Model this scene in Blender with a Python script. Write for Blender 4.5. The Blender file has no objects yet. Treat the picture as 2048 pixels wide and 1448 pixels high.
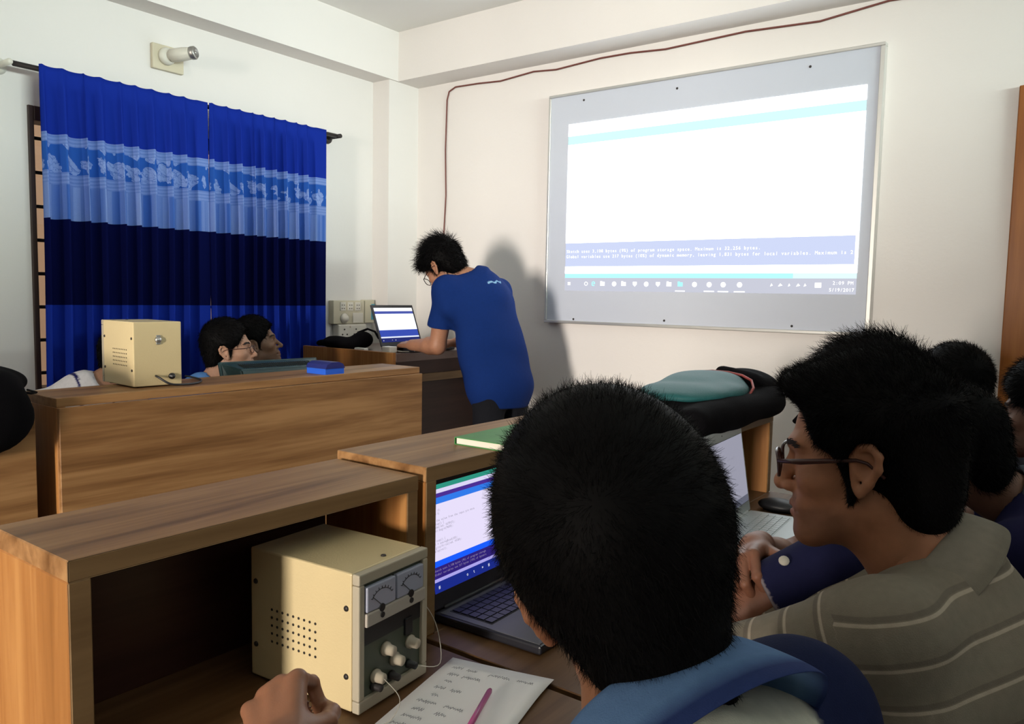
import bpy, bmesh, math, random
import numpy as np
from mathutils import Vector, Matrix

random.seed(7)
rng = np.random.default_rng(11)
sc = bpy.context.scene
COL = sc.collection
PI = math.pi

# ------------------------------------------------------------------ camera
FPX, YAW, PITCH, ROLL = 1572.1, 0.64058, -0.08355, 0.01983
_fw = Vector((-math.sin(YAW) * math.cos(PITCH), math.cos(YAW) * math.cos(PITCH), math.sin(PITCH)))
_r0 = Vector((math.cos(YAW), math.sin(YAW), 0))
_u0 = _r0.cross(_fw)
_r = _r0 * math.cos(ROLL) + _u0 * math.sin(ROLL)
_u = _u0 * math.cos(ROLL) - _r0 * math.sin(ROLL)
cam = bpy.data.cameras.new('camera')
cam.sensor_width = 36.0
cam.lens = FPX / 2048 * 36.0
cam.clip_start = 0.02
cam_o = bpy.data.objects.new('camera', cam)
_m = Matrix((_r, _u, -_fw)).transposed().to_4x4()
_m.translation = Vector((0, 0, 1.35))
cam_o.matrix_world = _m
COL.objects.link(cam_o)
sc.camera = cam_o

# ------------------------------------------------------------------ exposure
sc.view_settings.view_transform = 'Standard'
sc.view_settings.look = 'None'
sc.view_settings.exposure = 0.30
sc.view_settings.gamma = 1.0
sc.view_settings.use_curve_mapping = False

# ------------------------------------------------------------------ world (hazy daylight outside the windows)
w = bpy.data.worlds.new('daylight')
sc.world = w
w.use_nodes = True
_bg = w.node_tree.nodes['Background']
_bg.inputs['Color'].default_value = (0.92, 0.97, 1.0, 1)
_bg.inputs['Strength'].default_value = 1.2

# ------------------------------------------------------------------ lights
def area(name, loc, target, sx, sy, power, col, spread=PI):
    l = bpy.data.lights.new(name, 'AREA')
    l.shape = 'RECTANGLE'
    l.size, l.size_y = sx, sy
    l.energy = power
    l.color = col
    l.spread = spread
    o = bpy.data.objects.new(name, l)
    o.location = loc
    o.rotation_euler = (Vector(target) - Vector(loc)).to_track_quat('-Z', 'Y').to_euler()
    COL.objects.link(o)
    return o
# warm daylight from the hall, entering through the added doorway behind the class
area('hall_daylight', (-0.30, -6.2, 1.55), (-1.4, 3.0, 1.5), 0.75, 1.3, 620, (1.0, 0.91, 0.81))
# cool fill from the right, through an added transom strip, onto wall and ceiling
area('cool_right_fill', (7.2, 1.2, 1.65), (-3.6, 1.6, 1.65), 5.0, 2.7, 1750, (0.86, 1.0, 0.93))
# ================================================================== helpers
def tag(o, label=None, cat=None, group=None, kind=None):
    if label: o['label'] = label
    if cat: o['category'] = cat
    if group: o['group'] = group
    if kind: o['kind'] = kind
    return o

def empty(name, loc=(0, 0, 0), label=None, cat=None, group=None):
    o = bpy.data.objects.new(name, None)
    o.empty_display_size = 0.05
    o.location = loc
    COL.objects.link(o)
    return tag(o, label, cat, group)

def wloc(p):
    v = Vector((0, 0, 0))
    while p is not None:
        v += p.location
        p = p.parent
    return v

def link_mesh(name, me, mats, parent=None, smooth=False):
    """mesh given in world coordinates; parents carry translation only"""
    o = bpy.data.objects.new(name, me)
    for m in (mats if isinstance(mats, (list, tuple)) else [mats]):
        me.materials.append(m)
    if parent is not None:
        me.transform(Matrix.Translation(-wloc(parent)))
        o.parent = parent
    COL.objects.link(o)
    if smooth:
        me.polygons.foreach_set('use_smooth', np.ones(len(me.polygons), dtype=bool))
    return o

def mesh_np(name, V, F):
    me = bpy.data.meshes.new(name)
    if isinstance(F, np.ndarray):
        V = np.asarray(V, np.float32)
        n = F.shape[1]
        me.vertices.add(len(V)); me.vertices.foreach_set('co', V.ravel())
        me.loops.add(F.size); me.loops.foreach_set('vertex_index', F.astype(np.int32).ravel())
        me.polygons.add(len(F))
        me.polygons.foreach_set('loop_start', np.arange(0, F.size, n, dtype=np.int32))
        me.update(calc_edges=True)
        me.validate()
    else:
        me.from_pydata([tuple(v) for v in V], [], F)
        me.update()
    return me

class MB:
    """collects shapes into one bmesh"""
    def __init__(s):
        s.bm = bmesh.new()
    def box(s, x0, x1, y0, y1, z0, z1, bev=0.0, seg=2, M=None, mat=0):
        r = bmesh.ops.create_cube(s.bm, size=1.0)
        vs = r['verts']
        T = Matrix.Translation(((x0 + x1) / 2, (y0 + y1) / 2, (z0 + z1) / 2)) @ Matrix.Diagonal((abs(x1 - x0), abs(y1 - y0), abs(z1 - z0), 1))
        if M is not None: T = M @ T
        bmesh.ops.transform(s.bm, matrix=T, verts=vs)
        fs = set(f for v in vs for f in v.link_faces)
        if bev > 0:
            es = list(set(e for v in vs for e in v.link_edges))
            rr = bmesh.ops.bevel(s.bm, geom=es, offset=bev, segments=seg, profile=0.5, affect='EDGES')
            fs = set(rr['faces']) | set(f for f in fs if f.is_valid)
        for f in fs: f.material_index = mat
        return s
    def prism(s, pts, axis, a, b, M=None, mat=0):
        """extrude a 2D outline along axis 0/1/2 between a and b"""
        def P(p, t):
            v = [p[0], p[1]]; v.insert(axis, t)
            v = Vector(v)
            return M @ v if M is not None else v
        A = [s.bm.verts.new(P(p, a)) for p in pts]
        B = [s.bm.verts.new(P(p, b)) for p in pts]
        n = len(pts)
        fs = [s.bm.faces.new(A[::-1]), s.bm.faces.new(B)]
        for i in range(n):
            fs.append(s.bm.faces.new((A[i], A[(i + 1) % n], B[(i + 1) % n], B[i])))
        for f in fs: f.material_index = mat
        return s
    def tube(s, pts, r, n=8, cap=True, mat=0):
        pts = [Vector(p) for p in pts]
        rs = r if isinstance(r, (list, tuple)) else [r] * len(pts)
        rings = []
        prev = None
        for i, p in enumerate(pts):
            t = (pts[min(i + 1, len(pts) - 1)] - pts[max(i - 1, 0)]).normalized()
            if prev is None:
                a = t.orthogonal().normalized()
            else:
                a = (prev - t * prev.dot(t)).normalized()
            prev = a
            b = t.cross(a)
            rings.append([s.bm.verts.new(p + (a * math.cos(2 * PI * k / n) + b * math.sin(2 * PI * k / n)) * rs[i]) for k in range(n)])
        for i in range(len(rings) - 1):
            for k in range(n):
                f = s.bm.faces.new((rings[i][k], rings[i][(k + 1) % n], rings[i + 1][(k + 1) % n], rings[i + 1][k]))
                f.material_index = mat; f.smooth = True
        if cap:
            s.bm.faces.new(rings[0][::-1]).material_index = mat
            s.bm.faces.new(rings[-1]).material_index = mat
        return s
    def cyl(s, p, q, r, r2=None, n=16, mat=0):
        return s.tube([p, q], [r, r if r2 is None else r2], n, True, mat)
    def lathe(s, prof, base, axis, n=20, mat=0):
        """prof: list of (radius, height) along axis from base"""
        ax = Vector(axis).normalized(); a = ax.orthogonal().normalized(); b = ax.cross(a); base = Vector(base)
        rings = []
        for r, h in prof:
            rings.append([s.bm.verts.new(base + ax * h + (a * math.cos(2 * PI * k / n) + b * math.sin(2 * PI * k / n)) * max(r, 1e-5)) for k in range(n)])
        for i in range(len(rings) - 1):
            for k in range(n):
                f = s.bm.faces.new((rings[i][k], rings[i][(k + 1) % n], rings[i + 1][(k + 1) % n], rings[i + 1][k]))
                f.material_index = mat; f.smooth = True
        s.bm.faces.new(rings[0][::-1]).material_index = mat
        s.bm.faces.new(rings[-1]).material_index = mat
        return s
    def build(s, name, mats, parent=None, smooth=False, M=None):
        bmesh.ops.recalc_face_normals(s.bm, faces=s.bm.faces)
        if M is not None: s.bm.transform(M)
        me = bpy.data.meshes.new(name)
        s.bm.to_mesh(me); s.bm.free()
        return link_mesh(name, me, mats, parent, smooth)

# ------------------------------------------------------------------ materials
def nmat(name):
    m = bpy.data.materials.new(name)
    m.use_nodes = True
    nt = m.node_tree
    return m, nt, nt.nodes['Principled BSDF']

def flat(name, col, rough=0.6, metal=0.0, bump=0.0, bscale=200.0, var=0.0, vscale=6.0, spec=0.5, sheen=0.0):
    m, nt, p = nmat(name)
    p.inputs['Base Color'].default_value = (*col, 1)
    p.inputs['Roughness'].default_value = rough
    p.inputs['Metallic'].default_value = metal
    p.inputs['Specular IOR Level'].default_value = spec
    if sheen: p.inputs['Sheen Weight'].default_value = sheen
    tc = nt.nodes.new('ShaderNodeTexCoord')
    if var:
        nz = nt.nodes.new('ShaderNodeTexNoise'); nz.inputs['Scale'].default_value = vscale; nz.inputs['Detail'].default_value = 4
        nt.links.new(tc.outputs['Object'], nz.inputs['Vector'])
        mx = nt.nodes.new('ShaderNodeMix'); mx.data_type = 'RGBA'
        mx.inputs[6].default_value = (*[c * (1 - var) for c in col], 1)
        mx.inputs[7].default_value = (*[min(1, c * (1 + var)) for c in col], 1)
        nt.links.new(nz.outputs['Fac'], mx.inputs[0]); nt.links.new(mx.outputs[2], p.inputs['Base Color'])
    if bump:
        nz = nt.nodes.new('ShaderNodeTexNoise'); nz.inputs['Scale'].default_value = bscale; nz.inputs['Detail'].default_value = 3
        nt.links.new(tc.outputs['Object'], nz.inputs['Vector'])
        b = nt.nodes.new('ShaderNodeBump'); b.inputs['Strength'].default_value = bump; b.inputs['Distance'].default_value = 0.002
        nt.links.new(nz.outputs['Fac'], b.inputs['Height']); nt.links.new(b.outputs['Normal'], p.inputs['Normal'])
    return m

def emit(name, col, strength):
    m = bpy.data.materials.new(name); m.use_nodes = True
    nt = m.node_tree
    nt.nodes.remove(nt.nodes['Principled BSDF'])
    e = nt.nodes.new('ShaderNodeEmission')
    e.inputs['Color'].default_value = (*col, 1); e.inputs['Strength'].default_value = strength
    nt.links.new(e.outputs[0], nt.nodes['Material Output'].inputs[0])
    return m

def wood(name, c_dark, c_mid, c_light, grain='y', rough=0.45, stripes=0.0):
    """laminate with long streaks along the grain axis"""
    m, nt, p = nmat(name)
    p.inputs['Roughness'].default_value = rough
    p.inputs['Specular IOR Level'].default_value = 0.25
    tc = nt.nodes.new('ShaderNodeTexCoord')
    mp = nt.nodes.new('ShaderNodeMapping')
    sc_ = {'x': (0.7, 14, 14), 'y': (14, 0.7, 14), 'z': (14, 14, 0.7)}[grain]
    mp.inputs['Scale'].default_value = sc_
    nt.links.new(tc.outputs['Object'], mp.inputs['Vector'])
    n1 = nt.nodes.new('ShaderNodeTexNoise'); n1.inputs['Scale'].default_value = 1.0; n1.inputs['Detail'].default_value = 5; n1.inputs['Roughness'].default_value = 0.6; n1.inputs['Distortion'].default_value = 0.7
    nt.links.new(mp.outputs[0], n1.inputs['Vector'])
    mp2 = nt.nodes.new('ShaderNodeMapping'); mp2.inputs['Scale'].default_value = tuple(v * 7 for v in sc_)
    nt.links.new(tc.outputs['Object'], mp2.inputs['Vector'])
    n2 = nt.nodes.new('ShaderNodeTexNoise'); n2.inputs['Scale'].default_value = 1.0; n2.inputs['Detail'].default_value = 2
    nt.links.new(mp2.outputs[0], n2.inputs['Vector'])
    mm = nt.nodes.new('ShaderNodeMath'); mm.operation = 'MULTIPLY_ADD'
    mm.inputs[1].default_value = 0.25
    nt.links.new(n2.outputs['Fac'], mm.inputs[0]); nt.links.new(n1.outputs['Fac'], mm.inputs[2])
    cr = nt.nodes.new('ShaderNodeValToRGB')
    e = cr.color_ramp.elements
    e[0].position = 0.40; e[0].color = (*c_dark, 1)
    e[1].position = 0.78; e[1].color = (*c_light, 1)
    k = cr.color_ramp.elements.new(0.60); k.color = (*c_mid, 1)
    nt.links.new(mm.outputs[0], cr.inputs['Fac'])
    nt.links.new(cr.outputs['Color'], p.inputs['Base Color'])
    return m

M_ = {}
M_['wall'] = flat('wall_paint', (0.78, 0.75, 0.725), 0.75, bump=0.25, bscale=60, var=0.025, vscale=2.0)
M_['wall_far'] = flat('low_bounce_paint', (0.26, 0.24, 0.20), 0.8, bump=0.2, bscale=60)  # unseen right and back walls coloured dark to cut bounce light
M_['ceil'] = flat('ceiling_paint', (0.84, 0.83, 0.80), 0.8, bump=0.2, bscale=60)
M_['floor'] = flat('floor_mosaic', (0.15, 0.13, 0.115), 0.4, var=0.2, vscale=40)
M_['wood_y'] = wood('laminate_along', (0.14, 0.062, 0.020), (0.26, 0.130, 0.050), (0.37, 0.200, 0.082), 'y')
M_['wood_z'] = wood('laminate_upright', (0.21, 0.082, 0.020), (0.31, 0.13, 0.036), (0.40, 0.19, 0.060), 'z')
M_['wood_edge'] = wood('laminate_edge', (0.14, 0.08, 0.033), (0.185, 0.11, 0.05), (0.23, 0.14, 0.065), 'y')
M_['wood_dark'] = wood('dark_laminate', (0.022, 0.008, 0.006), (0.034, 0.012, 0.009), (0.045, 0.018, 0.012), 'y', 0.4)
M_['wood_orange'] = wood('door_frame_wood', (0.22, 0.07, 0.015), (0.30, 0.10, 0.02), (0.36, 0.13, 0.03), 'z', 0.4)
M_['cream'] = flat('cream_enamel', (0.62, 0.50, 0.28), 0.4, bump=0.15, bscale=300, var=0.04, vscale=9)
M_['black'] = flat('black_plastic', (0.012, 0.012, 0.014), 0.45)
M_['blackcloth'] = flat('black_cloth', (0.005, 0.0045, 0.0055), 0.9, bump=0.5, bscale=400, spec=0.05)
M_['metal'] = flat('dull_metal', (0.45, 0.44, 0.42), 0.4, 0.9)
M_['darkmetal'] = flat('dark_iron', (0.035, 0.03, 0.03), 0.5, 0.4)
M_['alu'] = flat('aluminium', (0.62, 0.62, 0.60), 0.35, 0.7)
M_['whiteplastic'] = flat('white_plastic', (0.72, 0.70, 0.62), 0.4)
M_['hole'] = flat('dark_hole', (0.02, 0.015, 0.01), 0.9)

# ------------------------------------------------------------------ monospaced lettering as mesh
_gl = {}
def glyph(ch):
    if ch not in _gl:
        cu = bpy.data.curves.new('g', 'FONT'); cu.body = ch; cu.size = 1.0; cu.resolution_u = 2
        ob = bpy.data.objects.new('g', cu)
        COL.objects.link(ob)
        me = bpy.data.meshes.new_from_object(ob)
        V = np.array([v.co[:2] for v in me.vertices]).reshape(-1, 2)
        Fs = [tuple(p.vertices) for p in me.polygons]
        bpy.data.objects.remove(ob); bpy.data.curves.remove(cu); bpy.data.meshes.remove(me)
        _gl[ch] = (V, Fs)
    return _gl[ch]

def text_geo(txt, size, pitch, origin, ex, ey):
    """vertices / faces of mono-pitched lettering laid out on the plane origin + ex*u + ey*v"""
    V, F = [], []
    o = Vector(origin); ex = Vector(ex); ey = Vector(ey)
    for i, ch in enumerate(txt):
        if ch == ' ': continue
        gv, gf = glyph(ch)
        if len(gv) == 0: continue
        w_ = gv[:, 0].max() - gv[:, 0].min()
        sx = min(size, pitch * 0.86 / max(w_, 1e-3))
        off = i * pitch + (pitch - w_ * sx) / 2 - gv[:, 0].min() * sx
        b = len(V)
        for x, y in gv:
            V.append(o + ex * (off + x * sx) + ey * (y * size))
        F += [tuple(b + k for k in f) for f in gf]
    return V, F

def text_obj(name, lines, mat, parent):
    """lines: list of (txt, size, pitch, origin, ex, ey) -> one mesh"""
    V, F = [], []
    for ln in lines:
        v, f = text_geo(*ln)
        b = len(V); V += v; F += [tuple(b + k for k in q) for q in f]
    me = bpy.data.meshes.new(name); me.from_pydata(V, [], F); me.update()
    return link_mesh(name, me, mat, parent)

# ================================================================== implicit bodies: smooth unions polygonised with surface nets
def rc(a, b, ra, rb, k=0.02, op='+'): return ('rc', np.array(a, float), np.array(b, float), ra, rb, k, op)
def ell(c, r, k=0.02, op='+', R=None): return ('el', np.array(c, float), np.array(r, float), np.eye(3) if R is None else np.array(R, float), None, k, op)
def cyl(a, b, ra, rb, k=0.01, op='+'): return ('cy', np.array(a, float), np.array(b, float), ra, rb, k, op)
def half(p, n, op='-', k=0.004): return ('hs', np.array(p, float), np.array(n, float), 0, 0, k, op)

def xf(prims, M):
    """transform prims by 4x4 (rotation, uniform scale, translation)"""
    M = np.array(M, float); R = M[:3, :3]; t = M[:3, 3]; s = np.cbrt(abs(np.linalg.det(R))); Q = R / s
    out = []
    for p in prims:
        if p[0] in ('rc', 'cy'):
            out.append((p[0], R @ p[1] + t, R @ p[2] + t, p[3] * s, p[4] * s, p[5] * s, p[6]))
        elif p[0] == 'el':
            out.append(('el', R @ p[1] + t, p[2] * s, Q @ p[3], None, p[5] * s, p[6]))
        else:
            out.append(('hs', R @ p[1] + t, Q @ p[2], 0, 0, p[5] * s, p[6]))
    return out

def p_box(p):
    if p[0] in ('rc', 'cy'):
        r = max(p[3], p[4]); return np.minimum(p[1], p[2]) - r, np.maximum(p[1], p[2]) + r
    if p[0] == 'el':
        e = np.sqrt(((p[3] * p[2]) ** 2).sum(1)); return p[1] - e, p[1] + e
    return None

def sdf_mesh(prims, h, clip=None):
    bx = [p_box(p) for p in prims if p[6] == '+']
    lo = np.min([b[0] for b in bx], 0) - 2.5 * h; hi = np.max([b[1] for b in bx], 0) + 2.5 * h
    if clip is not None:
        lo = np.maximum(lo, clip[0]); hi = np.minimum(hi, clip[1])
    n = np.ceil((hi - lo) / h).astype(int) + 1
    ax = [(lo[i] + h * np.arange(n[i])).astype(np.float32) for i in range(3)]
    Fd = np.full(n, 1.0, np.float32)
    for p in prims:
        b = p_box(p)
        if b is None: s0, s1 = np.zeros(3, int), n
        else:
            m = p[5] + 3 * h
            s0 = np.clip(np.floor((b[0] - m - lo) / h).astype(int), 0, n); s1 = np.clip(np.ceil((b[1] + m - lo) / h).astype(int) + 1, 0, n)
            if (s1 <= s0).any(): continue
        sl = tuple(slice(s0[i], s1[i]) for i in range(3))
        X, Y, Z = np.meshgrid(ax[0][sl[0]], ax[1][sl[1]], ax[2][sl[2]], indexing='ij', sparse=True)
        if p[0] in ('rc', 'cy'):
            a, bb = p[1], p[2]; d_ = bb - a; L2 = max(d_ @ d_, 1e-12)
            ex, ey, ez = X - a[0], Y - a[1], Z - a[2]
            t = (ex * d_[0] + ey * d_[1] + ez * d_[2]) / L2
            if p[0] == 'rc': t = np.clip(t, 0, 1)
            tt = np.clip(t, 0, 1)
            q = np.sqrt((ex - t * d_[0]) ** 2 + (ey - t * d_[1]) ** 2 + (ez - t * d_[2]) ** 2)
            D = q - (p[3] + (p[4] - p[3]) * tt)
            if p[0] == 'cy':
                L = math.sqrt(L2); D = np.maximum(D, np.maximum(-t * L, (t - 1) * L))
        elif p[0] == 'el':
            c, r, R = p[1], p[2], p[3]
            ex, ey, ez = X - c[0], Y - c[1], Z - c[2]
            u = [(R[0, i] * ex + R[1, i] * ey + R[2, i] * ez) for i in range(3)]
            k0 = np.sqrt(sum((u[i] / r[i]) ** 2 for i in range(3))); k1 = np.sqrt(sum((u[i] / r[i] ** 2) ** 2 for i in range(3)))
            D = k0 * (k0 - 1) / np.maximum(k1, 1e-6)
        else:
            D = (X - p[1][0]) * p[2][0] + (Y - p[1][1]) * p[2][1] + (Z - p[1][2]) * p[2][2]
        A = Fd[sl]; k = max(p[5], 1e-5)
        if p[6] == '+':
            H = np.clip(0.5 + 0.5 * (A - D) / k, 0, 1)
            Fd[sl] = A * (1 - H) + D * H - k * H * (1 - H)
        else:
            H = np.clip(0.5 - 0.5 * (A + D) / k, 0, 1)
            Fd[sl] = A * (1 - H) - D * H + k * H * (1 - H)
    if clip is None:
        for i in range(3):
            for e in (0, -1):
                ix = [slice(None)] * 3; ix[i] = e; Fd[tuple(ix)] = np.maximum(Fd[tuple(ix)], h * 0.3)
    return surf_nets(Fd, lo, h)

_C = np.array([(i, j, k) for i in (0, 1) for j in (0, 1) for k in (0, 1)])
_E = [(a, b) for a in range(8) for b in range(a + 1, 8) if np.abs(_C[a] - _C[b]).sum() == 1]
def surf_nets(Fd, lo, h):
    S = Fd < 0
    n = np.array(Fd.shape) - 1
    cnt = np.zeros(n, np.int8)
    for c in _C:
        cnt += S[c[0]:c[0] + n[0], c[1]:c[1] + n[1], c[2]:c[2] + n[2]]
    I = np.argwhere((cnt > 0) & (cnt < 8))
    vals = np.stack([Fd[I[:, 0] + c[0], I[:, 1] + c[1], I[:, 2] + c[2]] for c in _C], 1)
    P = np.zeros((len(I), 3)); W = np.zeros(len(I))
    for a, b in _E:
        va, vb = vals[:, a], vals[:, b]
        m = (va < 0) != (vb < 0)
        t = np.where(m, va / np.where(m, va - vb, 1), 0)
        P += m[:, None] * (_C[a] + t[:, None] * (_C[b] - _C[a])); W += m
    V = lo + h * (I + P / W[:, None])
    idx = np.full(n, -1, np.int32); idx[I[:, 0], I[:, 1], I[:, 2]] = np.arange(len(I))
    Q = []
    for d in range(3):
        e, f = (d + 1) % 3, (d + 2) % 3
        s0 = [slice(0, -1) if i == d else slice(1, -1) for i in range(3)]
        s1 = [slice(1, None) if i == d else slice(1, -1) for i in range(3)]
        A, B = S[tuple(s0)], S[tuple(s1)]
        for flip in (0, 1):
            J = np.argwhere(A & ~B if not flip else ~A & B)
            J = J + np.array([0 if i == d else 1 for i in range(3)])
            def g(de, df):
                K = J.copy(); K[:, e] += de; K[:, f] += df
                return idx[K[:, 0], K[:, 1], K[:, 2]]
            q = np.stack([g(-1, -1), g(0, -1), g(0, 0), g(-1, 0)], 1)
            if flip: q = q[:, ::-1]
            Q.append(q)
    Q = np.concatenate(Q); Q = Q[(Q >= 0).all(1)]
    return V, Q

def smooth_np(V, Q, it=2, f=0.5):
    a = np.concatenate([Q[:, i] for i in range(4)]); b = np.concatenate([Q[:, (i + 1) % 4] for i in range(4)])
    for _ in range(it):
        c = np.bincount(a, minlength=len(V)) + np.bincount(b, minlength=len(V))
        S = np.stack([np.bincount(a, V[b, i], len(V)) + np.bincount(b, V[a, i], len(V)) for i in range(3)], 1)
        V = V + f * (S / np.maximum(c, 1)[:, None] - V)
    return V

def cat(parts):
    V, Q, b = [], [], 0
    for v, q in parts:
        V.append(v); Q.append(q + b); b += len(v)
    return np.concatenate(V), np.concatenate(Q)

def vnormals(V, Q):
    n = np.cross(V[Q[:, 2]] - V[Q[:, 0]], V[Q[:, 3]] - V[Q[:, 1]])
    N = np.zeros_like(V)
    for i in range(4):
        for k in range(3): N[:, k] += np.bincount(Q[:, i], n[:, k], len(V))
    return N / np.maximum(np.linalg.norm(N, axis=1, keepdims=True), 1e-9)

def wrinkle(V, Q, amp, seed, scale=1.0):
    r = np.random.default_rng(seed); N = vnormals(V, Q); d = np.zeros(len(V))
    for i in range(9):
        k = r.normal(size=3); k /= np.linalg.norm(k); k *= scale * r.uniform(14, 60)
        d += np.sin(V @ k + r.uniform(0, 6.28) + 1.3 * np.sin(V @ r.normal(size=3) * 9)) * (20 / np.linalg.norm(k)) * r.uniform(.4, 1)
    return V + N * (amp * d / 3)[:, None]

def col_attr(me, C, name='Col'):
    a = me.color_attributes.new(name, 'FLOAT_COLOR', 'POINT')
    C4 = np.ones((len(me.vertices), 4), np.float32); C4[:, :3] = C
    a.data.foreach_set('color', C4.ravel())

def attr_mat(name, rough=0.55, sss=0.0, bump=0.0, bscale=300, sheen=0.0, spec=0.4, mottle=0.0):
    m, nt, p = nmat(name)
    a = nt.nodes.new('ShaderNodeAttribute'); a.attribute_name = 'Col'
    tc = nt.nodes.new('ShaderNodeTexCoord')
    src = a.outputs['Color']
    if mottle:
        nz = nt.nodes.new('ShaderNodeTexNoise'); nz.inputs['Scale'].default_value = 90; nz.inputs['Detail'].default_value = 4
        nt.links.new(tc.outputs['Object'], nz.inputs['Vector'])
        mr = nt.nodes.new('ShaderNodeMapRange'); mr.inputs[3].default_value = 1 - mottle; mr.inputs[4].default_value = 1 + mottle
        nt.links.new(nz.outputs['Fac'], mr.inputs[0])
        mx = nt.nodes.new('ShaderNodeVectorMath'); mx.operation = 'SCALE'
        nt.links.new(src, mx.inputs[0]); nt.links.new(mr.outputs[0], mx.inputs['Scale'])
        src = mx.outputs[0]
    nt.links.new(src, p.inputs['Base Color'])
    p.inputs['Roughness'].default_value = rough
    p.inputs['Specular IOR Level'].default_value = spec
    if sheen: p.inputs['Sheen Weight'].default_value = sheen
    if sss:
        p.inputs['Subsurface Weight'].default_value = sss
        p.inputs['Subsurface Radius'].default_value = (0.008, 0.003, 0.0015)
        p.inputs['Subsurface Scale'].default_value = 1.0
    if bump:
        nz = nt.nodes.new('ShaderNodeTexNoise'); nz.inputs['Scale'].default_value = bscale; nz.inputs['Detail'].default_value = 3
        nt.links.new(tc.outputs['Object'], nz.inputs['Vector'])
        b = nt.nodes.new('ShaderNodeBump'); b.inputs['Strength'].default_value = bump; b.inputs['Distance'].default_value = 0.001
        nt.links.new(nz.outputs['Fac'], b.inputs['Height']); nt.links.new(b.outputs['Normal'], p.inputs['Normal'])
    return m
# ================================================================== the room
XL, YF, XR, YB, ZC = -3.616, 3.64, 2.7, -3.3, 2.905
SOF = 2.62           # underside of the beams
WY0, WY1, WZ0, WZ1 = 1.455, 2.93, 0.86, 2.10      # curtained window opening
def structure(o): return tag(o, kind='structure')

structure(MB().box(XL - .2, XR + .2, YB - .2, YF + .2, -0.1, 0).build('floor', M_['floor']))
structure(MB().box(XL - .2, XR + .2, YB - .2, YF + .2, ZC, ZC + 0.1).build('ceiling', M_['ceil']))
mb = MB()
for a in [(YB - .2, WY0, 0, ZC), (WY0, WY1, 0, WZ0), (WY0, WY1, WZ1, ZC), (WY1, YF + .2, 0, ZC)]:
    mb.box(XL - 0.18, XL, *a)
structure(mb.build('wall_left', M_['wall']))
DX0, DX1, DZ = -0.30, 0.66, 2.19
mb = MB()
for a in [(XL - .18, DX0, 0, ZC), (DX0, DX1, DZ, ZC), (DX1, XR + .2, 0, ZC)]:
    mb.box(a[0], a[1], YF, YF + 0.18, a[2], a[3])
structure(mb.build('wall_front', M_['wall']))
structure(MB().box(XR, XR + 0.18, YB - .2, YF + .2, 0, 2.08).box(XR, XR + 0.18, YB - .2, YF + .2, 2.58, ZC).box(XR, XR + .18, YB - .2, -1.6, 2.08, 2.58).box(XR, XR + .18, 3.3, YF + .2, 2.08, 2.58).build('wall_right', M_['wall_far']))  # added unseen transom gap, set high to keep light above the seated people
BX0, BX1, BZ = -1.35, -0.40, 2.1                    # added unseen doorway behind the class; its jamb shades the foreground people
mb = MB()
for a in [(XL - .18, BX0, 0, ZC), (BX0, BX1, BZ, ZC), (BX1, XR + .2, 0, ZC)]:
    mb.box(a[0], a[1], YB - .18, YB, a[2], a[3])
structure(mb.build('wall_back', M_['wall_far']))
structure(MB().box(XL, XL + 0.153, YB, YF, SOF, ZC).build('trim_1', M_['wall']))      # beam along the window wall
structure(MB().box(XL + 0.153, XR, YF - 0.19, YF, SOF, ZC).build('trim_2', M_['wall']))  # beam along the board wall
structure(MB().box(XL, XL + 0.138, YF - 0.251, YF, 0, SOF).build('trim_3', M_['wall']))  # corner column

# the lit hall beyond the added doorway
M_['hall'] = flat('hall_paint', (0.7, 0.66, 0.6), 0.8)
structure(MB().box(-3.0, 2.2, -7.2, YB - .18, -0.1, 0).box(-3.0, 2.2, -7.2, YB - .18, ZC, ZC + .1).box(-3.0, 2.2, -7.3, -7.2, 0, ZC).box(-3.1, -3.0, -7.3, YB - .18, 0, ZC).box(2.2, 2.3, -7.3, YB - .18, 0, ZC).build('wall_hall', M_['hall']))
# door in the board wall
d = empty('door_1', (DX0, YF, 0)); structure(d)
MB().box(DX0 - 0.005, DX0 + 0.085, YF - 0.025, YF + 0.1, 0, DZ, 0.004).box(DX1 - 0.085, DX1 + 0.005, YF - 0.025, YF + 0.1, 0, DZ, 0.004).box(DX0 + 0.085, DX1 - 0.085, YF - 0.025, YF + 0.1, DZ - 0.085, DZ, 0.004).build('door_frame', M_['wood_orange'], d)
mb = MB().box(DX0 + 0.088, DX1 - 0.088, YF + 0.03, YF + 0.07, 0.01, DZ - 0.088)
for z0, z1 in ((0.2, 0.95), (1.1, 1.95)):
    mb.box(DX0 + 0.19, DX1 - 0.19, YF + 0.018, YF + 0.034, z0, z1, 0.006)
mb.build('door_leaf', M_['wood_orange'], d)
MB().cyl((DX0 + 0.14, YF + 0.03, 1.0), (DX0 + 0.14, YF - 0.03, 1.0), 0.012).lathe([(0.012, 0), (0.026, 0.012), (0.028, 0.028), (0.012, 0.042)], (DX0 + 0.14, YF - 0.025, 1.0), (0, -1, 0)).build('door_knob', M_['metal'], d, True)

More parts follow.
